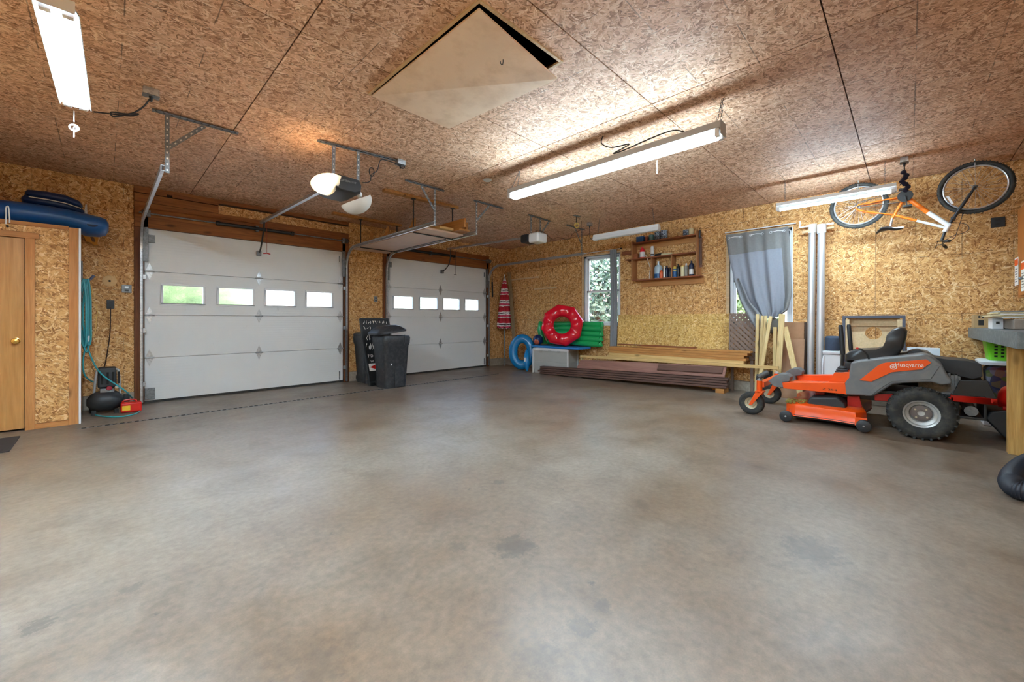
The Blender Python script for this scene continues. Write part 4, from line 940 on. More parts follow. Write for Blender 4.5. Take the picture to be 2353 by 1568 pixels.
MB().lathe([(.07, -.003), (.072, 0), (.07, .003), (.03, .003), (.03, -.003)], bb + Vector((-.045, 0, 0)), (1, 0, 0), 28, True).lathe([(.001, -.006), (.035, -.006), (.035, .006), (.001, .006)], bb + Vector((-.045, 0, 0)), (1, 0, 0), 20).build('chainring', M['blackm'], bk)
for s in (-1, 1):
    e = bb + Vector((s * .065, s * .02, s * .15 if s < 0 else .12)); MB().bar(bb + Vector((s * .06, 0, 0)), e, .012, .02, (1, 0, 0)).build('crank', M['blackm'], bk, .003)
    MB().box(e + Vector((-.04 + s * .05, -.04, -.012)), e + Vector((.04 + s * .05, .04, .012))).build('pedal', M['blackp'], bk, .004)
MB().tube([bb + Vector((-.045, 0, .07)), rh + Vector((-.045, 0, .035)), rh + Vector((-.045, .035, 0)), rh + Vector((-.045, 0, -.035)), bb + Vector((-.045, 0, -.07))], .004, 6).build('chain', M['dsteel'], bk)
text('SCREAM', .026, bb.lerp(dt2, .42) + Vector((-.0225, 0, 0)), (dt2 - bb), Vector((-1, 0, 0)).cross(dt2 - bb) * -1, M['wtext'], bk, fit=.16) if False else None
for hc in (rh, fh):
    tag(MB().tube(smoothpath([(BX, hc.y, H), (BX, hc.y, H - .02), (BX + .03, hc.y, hc.z + RR - .02), (BX, hc.y, hc.z + RR - .075), (BX - .032, hc.y, hc.z + RR - .05), (BX - .03, hc.y, hc.z + RR - .02)], 5), .005, 8).build('ceiling_hook', M['steel'], None), 'steel ceiling hook carrying the bicycle %s wheel' % ('rear' if hc is rh else 'front'), 'hook', 'bicycle hooks')
# ============================================================ left corner by the closet
Yc = -.42
cmp_ = thing('air_compressor', 'black portable air compressor with silver handle on the floor', 'compressor', (-7.47, Yc, 0))
P = lambda u, v: PY(u, v, Yc)
tc = P(242, 925); 
MB().loft([[(tc.x - .165 + .33 * k / 10, Yc + r * math.cos(a), .155 + r * math.sin(a)) for a in [j * math.pi / 10 for j in range(20)]] for k, r in zip(range(11), (.04, .09, .115, .127, .13, .13, .13, .127, .115, .09, .04))]).build('tank', M['blackp'], cmp_)
for x in (-.1, .1): MB().box((tc.x + x - .02, Yc - .11, 0), (tc.x + x + .02, Yc - .08, .06)).build('foot', M['rubber'], cmp_, .004)
for y in (Yc + .13, ): MB().torus((tc.x - .13, y, .06), .045, .016, (1, 0, 0), 18, 8).build('wheel', M['rubber'], cmp_)
a0, a1 = P(215, 912), P(276, 905); h0, h1 = P(222, 852), P(272, 849)
MB().tube(smoothpath([a0, a0.lerp(h0, .8), h0 + Vector((.02, 0, .005)), h1 + Vector((-.02, 0, .005)), h1.lerp(a1, .2), a1], 6), .0135, 10).build('handle', plain('silver_paint', srgb(172, 170, 168), .35, .4), cmp_)
m0, m1 = P(224, 846), P(268, 890)
MB().box((m0.x, Yc - .02, m1.z), (m1.x, Yc + .16, m0.z)).build('motor_shroud', M['blackp'], cmp_, .025, 3)
for k in range(4): MB().box((m0.x + .03 + k * .05, Yc - .026, m1.z + .05), (m0.x + .05 + k * .05, Yc - .018, m0.z - .06)).build('vent_slot', M['dark'], cmp_)
MB().box((m0.x + .02, Yc - .06, m1.z - .07), (m1.x - .02, Yc + .1, m1.z)).build('pump', M['dsteel'], cmp_, .01)
kb = P(251, 891); MB().lathe([(.001, 0), (.028, 0), (.03, .014), (.024, .028), (.001, .03)], (kb.x, Yc - .05, kb.z), (0, -1, 0), 14).build('regulator_knob', plain('crimson_plastic', srgb(160, 20, 44), .4), cmp_)
MB().lathe([(.001, 0), (.02, 0), (.02, .03), (.001, .03)], (kb.x + .07, Yc - .05, kb.z + .01), (0, -1, 0), 12).build('gauge', M['steel'], cmp_)
rp = PZ(300, 950)
rc = thing('red_tool_case', 'small red tool case with yellow label beside the compressor', 'case', (rp.x, -.52, 0))
MB().box((rp.x - .09, -.60, 0), (rp.x + .11, -.47, .125)).build('case_body', M['redp'], rc, .02, 3)
MB().box((rp.x - .075, -.6015, .03), (rp.x - .0, -.598, .09)).build('label', plain('yellow_label', srgb(230, 190, 40), .5, var=.25, scale=60), rc)
MB().tube(smoothpath([(rp.x - .07, -.52, .12), (rp.x - .05, -.52, .15), (rp.x + .04, -.52, .15), (rp.x + .06, -.52, .12)], 4), .01, 8).build('case_handle', M['redp'], rc)
bp = PY(284, 925, -.3)
tag(MB().box((bp.x - .0, -.30, 0), (bp.x + .06, -.23, .20)).build('charger_block', M['blackp'], None, .008), 'small black charger block standing behind the red case', 'charger')
teal = plain('teal_hose', srgb(52, 154, 160), .35, var=.15)
hs = thing('air_hose', 'teal air hose bundle hanging on the wall and looping to the compressor', 'hose', (-7.62, -.3, .8))
Q = lambda u, v, y=-.28: PY(u, v, y)
for k in range(7):
    du = random.uniform(-5, 7); b = 800 + random.uniform(-25, 15)
    w = random.uniform(4, 7); yy = -.22 - k * .02
    MB().tube(smoothpath([Q(197 + du, 641, yy), Q(192 + du - w, 680, yy), Q(190 + du - w, 740, yy), Q(195 + du - w * .4, b - 12, yy), Q(199 + du, b, yy), Q(203 + du, b - 14, yy), Q(203 + du, 740, yy), Q(202 + du, 680, yy), Q(197 + du, 641, yy)]), .0105, 7).build('hose_loop', teal, hs)
MB().tube(smoothpath([Q(196, 770), Q(195, 800), Q(191, 830), Q(193, 858), Q(203, 872), Q(214, 878, -.4)]), .0085, 7).build('hose_run', teal, hs)
gz = .009
MB().tube(smoothpath([Q(199, 790), Q(207, 815), Q(221, 845, -.45), Q(240, 866, -.6), Q(268, 885, -.62), Q(292, 902, -.62), PZ(312, 925, .06), PZ(322, 938, gz), PZ(316, 949, gz), PZ(285, 957, gz), PZ(245, 958, gz), PZ(215, 952, gz), PZ(205, 938, gz)]), .0085, 7).build('hose_run', teal, hs)
MB().prism([(p.x, p.z) for p in (Q(197, 782), Q(203, 772), Q(209, 772), Q(205, 784), Q(198, 790))], 'Y', -.315, -.29).build('hose_tag', M['fixw'], hs, .003)
yc = thing('extension_cord', 'yellow cord hanging in loops beside the teal hose', 'cord', (-7.58, -.2, 1.2))
ymat = plain('tan_cord', srgb(222, 176, 96), .5)
for pts in ([(199, 640), (205, 665), (207, 690), (203, 705), (201, 735), (199, 770), (203, 772)], [(205, 642), (212, 668), (208, 690), (200, 712), (203, 730), (213, 732), (221, 726), (224, 715), (219, 700), (209, 686)], [(221, 726), (220, 755), (214, 772), (208, 780)]):
    MB().tube(smoothpath([PY(u, v, -.19) for u, v in pts]), .0045, 6).build('cord_loop', ymat, yc)
hk_ = thing('wall_hook', 'grey steel hook on the closet side wall holding the hose', 'hook', (-7.68, -.3, 1.75))
MB().tube(smoothpath([Vector((CXR + .006, -.28, PY(184, 600, -.28).z)), Vector((CXR + .008, -.28, Q(187, 642).z)), Q(194, 646), Q(204, 645), Q(216, 633)], 5), .010, 8).build('hook_bar', M['dsteel'], hk_)
MB().tube([Q(207, 643), Q(216, 633)], .014, 8).build('hook_sleeve', plain('blue_grey_sleeve', srgb(90, 96, 120), .4), hk_)
def outlet(name, p, ax, label, w=.075, h=.115, col='blackp', half=False):
    t = thing(name, label, 'outlet', p, 'wall outlets'); d = Vector((0, -1, 0)) if ax == 'Y' else Vector((-1, 0, 0)) if ax == 'X' else Vector((1, 0, 0)); s = Vector((1, 0, 0)) if ax == 'Y' else Vector((0, 1, 0))
    a = p - s * w / 2 - Vector((0, 0, h / 2)); b = p + s * w / 2 + Vector((0, 0, h / 2)) + d * .012
    MB().box(a, b).build('cover_plate', M[col], t, .004)
    for k in (-1, 1):
        c = p + Vector((0, 0, k * h * .2)) + d * .012; MB().box(c - s * w * .2 - Vector((0, 0, h * .11)), c + s * w * .2 + Vector((0, 0, h * .11)) + d * .003).build('socket', M['steel'] if half and k > 0 else M['blackm'], t, .002)
    return t
o1 = outlet('wall_outlet', PY(254, 700, 0), 'Y', 'black wall outlet with a cord dropping to the compressor')
cr = [PY(u, v, -.03) for u, v in ((254, 704), (254, 722), (253, 760), (249, 795), (243, 830))] + [PY(238, 850, -.25)]
MB().tube(smoothpath(cr), .006, 6).build('power_cord', plain('dark_brown_cord', srgb(52, 30, 24), .5), o1)
MB().cyl((cr[0].x, -.012, cr[0].z), (cr[0].x, -.04, cr[0].z), .016, 8).build('plug', M['cord'], o1)
outlet('wall_outlet', PY(291, 664, 0), 'Y', 'grey and black wall switch box beside the near door track', .1, .11, 'dsteel', True)
outlet('wall_outlet', PY(863, 688, 0), 'Y', 'small dark switch box between the two overhead doors', .075, .115, 'dsteel')
outlet('wall_outlet', PX(2293, 511, 0), 'X', 'square black wall outlet below the bicycle front wheel', .11, .12)
outlet('wall_outlet', Vector((CXR + .001, -.45, 1.46)), 'N', 'dark outlet on the closet side wall behind the hose', .09, .13)
hp_ = PY(252, 646, 0)
tag(MB().lathe([(.001, .002), (.075, .002), (.07, -.002), (.001, -.002)], (hp_.x, 0, hp_.z), (0, 1, 0), 20).build('wall_patch', plain('worn_wood', srgb(220, 180, 126), .7, var=.2, scale=40), None), 'pale round worn patch with a dark hole on the wall', 'patch')
tag(MB().lathe([(.001, .003), (.013, .003), (.013, -.003), (.001, -.003)], (hp_.x, -.003, hp_.z), (0, 1, 0), 14).build('hole_plug', M['dark'], None), 'dark cable hole in the wall above the outlet', 'hole')
# inflatable boat and boards on the closet
blue = plain('blue_vinyl', srgb(24, 78, 138), .38, var=.12, scale=4)
bt = thing('inflatable_paddle_board', 'long blue inflatable board lying on the closet roof', 'inflatable', (-8.2, -.65, CT))
def body(pts, y, ry, name, par, mat, yk=1.0):
    rings = []
    for (u, v, rp) in pts:
        c = PY(u, v, y); rz = rp * (y - CAM[1]) / FPX * .72
        rings.append([(c.x, y + ry * (rz / .11) ** .6 * math.cos(a) * yk, c.z + rz * math.sin(a)) for a in [k * math.pi / 10 for k in range(20)]])
    return MB().loft(rings).build(name, mat, par, sharp=70)
body([(-70, 474, 10), (-50, 480, 20), (0, 488, 24), (60, 494, 24), (120, 501, 23), (165, 508, 22), (200, 518, 24), (228, 522, 22), (243, 523, 18), (250, 523, 7)], -.66, .2, 'hull', bt, blue)
vz = PY(212, 512, -.86)
MB().lathe([(.001, .004), (.05, .004), (.055, 0), (.05, -.004), (.001, -.004)], (vz.x, vz.y, vz.z), (.1, -1, .35), 20).build('carry_patch', plain('navy_rubber', srgb(14, 34, 66), .6), bt)
bt2 = thing('inflatable_ring', 'dark blue rolled inflatable stacked on the long board', 'inflatable', (-8.1, -.62, CT + .2))
navyb = plain('navy_vinyl', srgb(18, 44, 92), .4, var=.1)
body([(50, 458, 4), (58, 460, 11), (110, 467, 12), (150, 475, 12), (184, 486, 10), (194, 490, 4)], -.5, .14, 'lower_tube', bt2, navyb)
body([(58, 444, 3), (64, 445, 8), (110, 451, 9), (150, 459, 9), (182, 471, 8), (190, 475, 3)], -.5, .13, 'upper_tube', bt2, navyb)
whitep = plain('white_seam', srgb(220, 214, 206), .5, var=.02)
MB().tube([PY(u, v, -.63) for u, v in ((66, 452), (110, 459), (150, 467), (186, 479))], .006, 6).build('seam', whitep, bt2)
rp_ = thing('white_rope', 'short white rope loop hanging over the closet door', 'rope', PY(18, 500, CY - .03))
MB().tube(smoothpath([PY(u, v, CY - .035) for u, v in ((13, 515), (14, 496), (14, 478), (18, 474), (20, 480), (22, 500), (22, 512))], 4), .006, 6).build('loop', M['fixw'], rp_); MB().ball(PY(17, 520, CY - .02), .012).build('nail_head', M['blackm'], rp_)
sw = thing('hand_saw', 'hand saw with an orange wooden handle hanging under the blue board', 'saw', PY(205, 550, -.04))
hd = MB().prism([(p.x, p.z) for p in (PY(u, v, -.04) for u, v in ((187, 532), (200, 531), (228, 541), (226, 550), (224, 560), (228, 565), (214, 563), (207, 557), (198, 556), (193, 545)))], 'Y', -.05, -.028).build('handle', plain('saw_handle', srgb(206, 136, 40), .4), sw, .004)
MB().prism([(p.x, p.z) for p in (PY(u, v, -.04) for u, v in ((207, 544), (213, 543), (219, 552), (219, 557), (212, 556)))], 'Y', -.0515, -.0265).build('grip_hole', plain('hole_brown', srgb(120, 80, 44), .7), hd)
MB().prism([(p.x, p.z) for p in (PY(u, v, -.04) for u, v in ((188, 534), (202, 534), (200, 470), (196, 470)))], 'Y', -.041, -.038).build('blade', M['steel'], sw)
tag(MB().box((-8.85, -1.94, .0), (-8.09, -1.28, .012)).build('floor_mat', plain('dark_mat', srgb(48, 42, 40), .85, bump=.2, scale=30), None, .004), 'dark rubber mat on the floor before the closet door', 'mat')
# ============================================================ bins and sign between the doors
binm = plain('bin_plastic', srgb(44, 46, 50), .42, var=.1, bump=.05, dirt=(srgb(110, 110, 108), 18, .25))
def rrect(cx, cy, hx, hy, r, z, n=5):
    out = []
    for sx, sy, a0 in ((1, 1, 0), (-1, 1, .5), (-1, -1, 1), (1, -1, 1.5)):
        for k in range(n + 1):
            a = (a0 + .5 * k / n) * math.pi; out.append((cx + sx * (hx - r) + r * math.cos(a), cy + sy * (hy - r) + r * math.sin(a), z))
    return out
def bin_(label, cx, cy, hx, hy, ht, grp, lid):
    t = thing('wheeled_bin', label, 'trash bin', (cx, cy, 0), grp)
    R = [rrect(cx, cy, hx * .76, hy * .76, .05, .0), rrect(cx, cy, hx * .77, hy * .77, .06, .03), rrect(cx, cy, hx * .93, hy * .93, .07, ht - .17), rrect(cx, cy, hx * 1.0, hy * 1.0, .08, ht - .13), rrect(cx, cy, hx * 1.02, hy * 1.02, .08, ht - .03), rrect(cx, cy, hx * .98, hy * .98, .08, ht), rrect(cx, cy, hx * .9, hy * .9, .07, ht), rrect(cx, cy, hx * .86, hy * .86, .07, ht - .1)]
    MB().loft(R).build('body', binm, t, sharp=45)
    # wheel arch pressed into the front
    yf = cy - hy * .85; arch = []
    w = .085; xa = cx + .045
    for k in range(9):
        a = math.pi * k / 8; arch.append((xa - w * math.cos(a), .30 + .08 * math.sin(a)))
    arch = [(xa - w, .02)] + arch + [(xa + w, .02)]
    MB().prism(arch, 'Y', cy - hy * .87, cy - hy * .75).build('wheel_arch', binm, t, .006)
    for s in (-1, 1): MB().torus((cx + s * hx * .62, cy + hy * .74, .075), .055, .02, (1, 0, 0), 20, 8).build('wheel', M['rubber'], t)
    MB().box((cx - .16, cy + hy, ht - .09), (cx + .16, cy + hy + .03, ht - .05)).build('grab_bar', binm, t, .01)
    if lid == 'open':
        D_ = [(1.04, 0), (1.05, .025), (.95, .05), (.8, .085), (.55, .12), (.2, .13)]
        m = MB().loft([rrect(cx, cy, hx * k, hy * k, .09 * k, ht + .01 + z) for k, z in D_])
        m.rot(Matrix.Rotation(math.radians(-7), 3, 'Y'), (cx, cy, ht)).move((-.075, -.0, .045))
        m.build('lid', binm, t, sharp=50)
        MB().tube(smoothpath([(cx + .12, cy - hy * 1.02, ht + .02), (cx + .125, cy - hy * 1.06, ht - .1), (cx + .11, cy - hy * 1.05, ht - .17), (cx + .14, cy - hy * 1.04, ht - .19)], 4), .007, 6).build('bungee_strap', M['cord'], t)
        MB().box((cx - .12, cy - hy * .93, .40), (cx - .105, cy - hy * .9, .43)).build('scuff_sticker', M['fixw'], t)
    else:
        MB().loft([rrect(cx, cy, hx * k, hy * k, .09 * k, ht + .004 + z) for k, z in ((1.03, 0), (1.03, .02), (.92, .05), (.5, .07))]).build('lid', binm, t, sharp=50)
    return t
bin_('black wheeled trash bin with its lid askew in front of the sign', -3.93, -1.13, .26, .24, .90, 'trash bins', 'open')
bin_('black wheeled trash bin against the wall behind the chalk sign', -3.92, -.32, .25, .25, .88, 'trash bins', 'shut')
tl = PY(827, 733, -.66); bl0 = Vector((-4.185, -.83, 0)); wv = Vector((.56, .0, 0))
sg = thing('chalkboard_sign', 'black chalkboard sign with white writing leaning between the bins', 'sign', bl0)
up_ = (Vector((tl.x - .0, tl.y, tl.z)) - bl0); wv = Vector((.56, .03, 0)); nrm = wv.cross(up_).normalized()
if nrm.y > 0: nrm = -nrm
def sgp(a, b, o=0.0): return bl0 + wv * a + up_ * b + nrm * o
board = MB()._add([sgp(0, .0), sgp(1, .0), sgp(1, 1), sgp(0, 1), sgp(0, 0, -.012), sgp(1, 0, -.012), sgp(1, 1, -.012), sgp(0, 1, -.012)], [(0,1,2,3),(7,6,5,4),(0,4,5,1),(1,5,6,2),(2,6,7,3),(3,7,4,0)]).build('board', M['btext'], sg)
for a, b in (((0, 0), (0, 1)), ((1, 0), (1, 1)), ((0, 1), (1, 1)), ((0, .05), (1, .05))): MB().bar(sgp(*a, .004), sgp(*b, .004), .03, .03).build('frame_rail', M['blackp'], sg, .003)
def scrib(x0, x1, y, h, n, seed, mat):
    rr = random.Random(seed)
    for k in range(n):
        a = x0 + (x1 - x0) * k / n; w_ = (x1 - x0) / n * .8
        pts = [sgp(a + w_ * rr.random(), y + h * rr.random() - h / 2, .006) for _ in range(4)]
        MB().tube(pts, .0045, 4).build('chalk_stroke', mat, board)
scrib(.08, .95, .945, .05, 11, 2, M['wtext']); scrib(.08, .35, .87, .06, 3, 3, M['wtext']); scrib(.12, .3, .72, .1, 2, 4, M['wtext']); scrib(.06, .45, .58, .12, 5, 5, M['wtext'])
sr, su = wv.normalized(), up_.normalized()
text('7 D', .07, sgp(.17, .44, .007), sr, su, M['wtext'], board); text('W', .06, sgp(.2, .36, .007), sr, su, M['wtext'], board)
MB()._add([sgp(.07, .22, .006), sgp(.6, .22, .006), sgp(.6, .33, .006), sgp(.07, .33, .006), sgp(.07, .22, .004), sgp(.6, .22, .004), sgp(.6, .33, .004), sgp(.07, .33, .004)], [(0,1,2,3),(7,6,5,4),(0,4,5,1),(1,5,6,2),(2,6,7,3),(3,7,4,0)]).build('arrow_card', M['wtext'], board)
MB()._add([sgp(.09, .275, .0075), sgp(.33, .235, .0075), sgp(.33, .315, .0075), sgp(.09, .275, .006), sgp(.33, .235, .006), sgp(.33, .315, .006)], [(0,1,2),(5,4,3),(0,3,4,1),(1,4,5,2),(2,5,3,0)]).build('arrow_head', M['redp'], board)
# ============================================================ far corner
um = thing('patio_umbrella', 'folded red and white striped patio umbrella in the corner', 'umbrella', (-.23, -.21, 0))
N = NT('striped_canvas'); sp = N.n('ShaderNodeSeparateXYZ'); N.l(N.pos(), sp.inputs[0])
wob = N.math('ADD', sp.outputs[2], N.math('MULTIPLY', N.noise(N.pos(), 9, 2), .06))
cc = N.ramp(N.math('FRACT', N.math('MULTIPLY', wob, 3.4)), [(0, srgb(176, 22, 36)), (.3, srgb(176, 22, 36)), (.31, srgb(226, 214, 208)), (.38, srgb(226, 214, 208)), (.39, srgb(206, 70, 96)), (.55, srgb(216, 110, 126)), (.56, srgb(236, 226, 220)), (.66, srgb(236, 226, 220)), (.67, srgb(30, 24, 30)), (.74, srgb(30, 24, 30)), (.75, srgb(232, 222, 216)), (.83, srgb(232, 222, 216)), (.84, srgb(190, 34, 50))][:13])
for n_ in N.t.nodes:
    if n_.type == 'VALTORGB': n_.color_ramp.interpolation = 'CONSTANT'
N.set(Base_Color=cc, Roughness=.8)
ux, uy = -.23, -.21
MB().cyl((ux, uy, 0), (ux, uy, 2.3), .019, 12).build('pole', M['dsteel'], um)
def uring(z, r, ph=0.0):
    return [(ux + r * (1 + .22 * math.cos(8 * a + ph)) * math.cos(a), uy + r * (1 + .22 * math.cos(8 * a + ph)) * math.sin(a), z + .035 * math.cos(8 * a) * (1 if z < 1.1 else 0)) for a in [k * math.pi / 24 for k in range(48)]]
MB().loft([uring(.98, .165), uring(1.1, .16), uring(1.4, .13, .2), uring(1.75, .10, .1), uring(2.05, .065), uring(2.2, .03), uring(2.26, .02)]).build('canopy', N.m, um, sharp=80)
MB().cyl((ux, uy, 2.26), (ux, uy, 2.36), .02, 10, .006).build('finial', M['fixw'], um)
pb_ = Vector((-.27, -.66, 0)); pt0 = Vector((-.05, -.20, 2.43))
tag(MB().bar(pb_ + (pt0 - pb_).normalized() * .02, pt0, .04, .09, (.7, -.7, 0)).build('timber_post', wood('weathered_pine', srgb(112, 88, 58), srgb(146, 118, 80), 'Z'), None, .003), 'weathered timber post leaning beside the striped umbrella', 'lumber')
bk_ = thing('hanging_brush', 'slim black brush hanging on the wall right of the far door', 'brush', (-.42, -.02, 1.5))
p0, p1, p2_ = PY(1131, 603, -.02), PY(1131, 648, -.02), PY(1132, 683, -.02)
MB().cyl(p0, p1, .008, 8).build('handle', M['blackm'], bk_); MB().bar(p1, p2_, .035, .03, (0, 1, 0)).build('brush_head', M['blackp'], bk_, .006)
for (ua, va, ub, vb, lab) in ((1176, 643.5, 1238, 636.5, 'upper thin wooden strip nailed to the corner wall'), (1227, 664.5, 1279, 661, 'lower thin wooden strip nailed to the corner wall')):
    a, b = PX(ua, va, -.012), PX(ub, vb, -.012)
    tag(MB().bar(a, b, .024, .035).build('wall_strip', M['trimy'], None, .002), lab, 'strip', 'strips on the wall')
tealb = plain('bright_blue_vinyl', srgb(16, 122, 178), .18, var=.1, scale=5)
br = thing('blue_float', 'bright blue inflatable ring standing beside the storage box', 'inflatable', (-.55, -1.15, 0))
bcn = Vector((-.58, -1.16, .43)); ax_ = Vector((-.86, -.5, .12)).normalized()
d_, s_, u_ = frame_of(ax_); rings = []
for k in range(40):
    a = 2 * math.pi * k / 40; dr = s_ * (math.cos(a) * .22) + u_ * (math.sin(a) * .31); n_ = dr.normalized()
    rings.append([bcn + dr + n_ * (.11 * math.cos(t)) + d_ * (.09 * math.sin(t)) for t in [j * math.pi / 6 for j in range(12)]])
MB().loft(rings, closed=True).build('ring', tealb, br)
tp = [PZ(1213, 850, .06)]; 
MB().loft([[c + Vector((r * .7 * math.cos(a), r * .7 * math.sin(a), 0)) for a in [j * math.pi / 7 for j in range(14)]] for c, r in ((Vector((-.76, -1.49, .012)), .02), (Vector((-.76, -1.48, .08)), .065), (Vector((-.75, -1.46, .22)), .10), (Vector((-.72, -1.43, .36)), .085), (Vector((-.68, -1.40, .50)), .03))]).build('tail_fin', tealb, br, sharp=80)
MB().box((-.834, -1.50, .24), (-.826, -1.46, .33)).build('white_label', M['fixw'], br)
# deck box with inflatables on it
boxm = plain('box_plastic', srgb(168, 166, 160), .5, var=.05)
A_ = math.radians(12)
bx = thing('storage_box', 'grey plastic deck storage box in the corner', 'storage box', (-.38, -2.0, 0))
def bxr(m): return m.rot(Matrix.Rotation(A_, 3, 'Z'), (-.38, -2.0, 0))
bxr(MB().loft([rrect(-.38, -2.0, .25, .41, .03, 0.0), rrect(-.38, -2.0, .26, .42, .03, .25), rrect(-.38, -2.0, .255, .415, .03, .255), rrect(-.38, -2.0, .27, .43, .03, .50)])).build('body', boxm, bx, sharp=35)
bxr(MB().loft([rrect(-.38, -2.0, .285, .445, .03, .50), rrect(-.38, -2.0, .285, .445, .03, .535), rrect(-.38, -2.0, .27, .43, .03, .555)])).build('lid', plain('box_lid', srgb(206, 200, 198), .5, var=.03), bx, sharp=35)
for k in (-.22, 0, .22): bxr(MB().box((-.675, -2.0 + k - .035, .47), (-.66, -2.0 + k + .035, .51))).build('latch', boxm, bx, .004)
for sx, sy in ((-1, -1), (-1, 1), (1, -1), (1, 1)): bxr(MB().box((-.38 + sx * .262 - .018, -2.0 + sy * .422 - .018, 0), (-.38 + sx * .262 + .018, -2.0 + sy * .422 + .018, .5))).build('corner_rib', plain('box_rib', srgb(206, 204, 200), .5), bx, .006)
tag(MB().box((-.60, -2.78, .556), (-.14, -1.45, .60)).build('foam_board', plain('sky_blue_foam', srgb(44, 124, 190), .5), None, .012), 'flat sky-blue foam board lying across the storage box', 'board')
green = plain('green_vinyl', srgb(36, 168, 92), .25, var=.12, scale=4)
gm = thing('air_mattress', 'green ribbed inflatable mattress behind the red ring', 'inflatable', (-.16, -2.2, .6))
for k, z in enumerate((.672, .777, .882, .987, 1.082)):
    xk = -.17 + k * .018
    MB().tube(smoothpath([(xk, -1.62, z), (xk, -1.68, z), (xk - .0, -2.3, z + .004), (xk, -2.96, z - .01 * (k < 3)), (xk, -3.02, z)], 4), [.03] + [.062] * 15 + [.03], 12).build('rib', green, gm)
MB().loft([[c + Vector((.05 * math.cos(a) * q, r * math.cos(a) * .0 + r * math.sin(a), 0)) for a in [j * math.pi / 6 for j in range(12)]] for c, r, q in ((Vector((-.24, -1.55, .622)), .10, 1), (Vector((-.23, -1.48, .72)), .08, 1.1), (Vector((-.25, -1.42, .95)), .055, 1.1), (Vector((-.22, -1.42, 1.12)), .05, .9), (Vector((-.22, -1.42, 1.15)), .02, .5))]).build('folded_end', green, gm, sharp=80)
redv = plain('red_vinyl', srgb(214, 18, 42), .12, var=.1, scale=4)
rc_ = Vector((-.50, -2.28, 1.065)); nr = Vector((-.86, -.50, .10)).normalized(); d_, s_, u_ = frame_of(nr); rings = []
for k in range(64):
    a = 2 * math.pi * k / 64; b = ((a + .2) % (math.pi / 4)) - math.pi / 8
    ro = .455 / math.cos(b) * .955; ri = .185; mid = (ro + ri) / 2; hw = (ro - ri) / 2
    dr = s_ * math.cos(a) + u_ * math.sin(a); off = (s_ * -.015 + u_ * .0) * 1.0
    rings.append([rc_ + dr * (mid + hw * math.copysign(abs(math.cos(t)) ** .75, math.cos(t))) + d_ * (.105 * (1 + .12 * math.cos(8 * a)) * math.sin(t)) for t in [j * math.pi / 8 for j in range(16)]])
tag(MB().loft(rings, closed=True).build('swim_ring', redv, None, sharp=80), 'large glossy red octagonal swim ring standing on the foam board', 'inflatable')
ball = thing('beach_ball', 'dark blue ball with an orange patch left of the green mattress', 'ball', (-.50, -1.585, .602))
MB().ball((-.50, -1.585, .722), .12, (1, 1, 1), 20, 12).build('skin', navyb, ball); MB().ball((-.54, -1.60, .70), .085, (1, 1, 1), 16, 10).build('patch', plain('orange_patch', srgb(190, 90, 60), .4), ball)
# ============================================================ wall shelf and what stands on it
shm = wood('dark_shelf_board', srgb(122, 66, 38), srgb(162, 96, 58), 'Y'); shv = wood('shelf_upright', srgb(150, 96, 56), srgb(186, 132, 86), 'Z')
sh = thing('wall_shelf', 'brown wooden shelf unit with three boards on the window wall', 'shelf', (-.1, -4.4, 1.83))
for z, y0, y1, nm in ((2.695, -3.77, -4.985, 'board'), (2.385, -3.62, -4.985, 'board'), (1.965, -3.77, -5.055, 'board')):
    MB().box((-.20, y1, z - .022), (-.013 if z < 2.6 else 0, y0, z)).build('board', shm, sh, .003)
MB().box((-.20, -3.775, 1.965), (0, -3.75, 2.72)).build('side_panel', shv, sh, .003); MB().box((-.20, -5.01, 1.965), (0, -4.985, 2.75)).build('side_panel', shv, sh, .003)
for y in (-4.16, -4.545): MB().box((-.19, y - .01, 1.965), (-.013, y + .01, 2.363)).build('divider', shv, sh, .002)
MB().box((-.012, -4.985, 2.58), (0, -3.775, 2.673)).build('back_rail', M['trimy'] if False else wood('shelf_rail', srgb(176, 116, 62), srgb(206, 150, 92), 'Y'), sh, .002)
MB().box((-.03, -5.06, 1.83), (0, -3.87, 1.943)).build('back_rail', wood('shelf_cleat', srgb(170, 110, 58), srgb(202, 146, 90), 'Y'), sh, .003)
MB().box((-.04, -3.75, 2.50), (0, -3.45, 2.58)).build('rail_stub', shm, sh, .003)
def onshelf(name, label, u, z, prof, mat, cat='bottle', grp='things on the wall shelf', parts=(), x=-.10, sq=False):
    y = PX(u, 736, x).y; t = thing(name, label, cat, (x, y, z), grp)
    if sq:
        hx, hy, ht = prof; MB().loft([rrect(x, y, hx, hy, min(hx, hy) * .3, z + q * ht) for q in (0, .02, .97, 1)]).build('body', mat, t)
    else: MB().lathe([(.001, z + prof[0][1])] + [(r, z + h) for r, h in prof] + [(.001, z + prof[-1][1])], (x, y, 0), (0, 0, 1), 18).build('body', mat, t)
    for nm, pr, m in parts: MB().lathe([(r, z + h) for r, h in pr], (x, y, 0), (0, 0, 1), 18, len(pr) == 2 and False).build(nm, m, t)
    return t
pl = lambda n, c, r=.35: plain(n, srgb(*c), r, var=.1, scale=20)
cblu, cred, cwht, corg, cnav, cyel, ccrm, cblk, ctea, cclr = pl('c_blue', (30, 84, 136)), pl('c_red', (214, 34, 48)), pl('c_white', (226, 224, 220)), pl('c_orange', (222, 96, 48)), pl('c_navy', (24, 34, 66)), pl('c_yellow', (214, 188, 84)), pl('c_cream', (214, 200, 158)), pl('c_black', (26, 28, 32)), pl('c_teal', (74, 116, 116)), pl('c_clear', (176, 196, 210), .15)
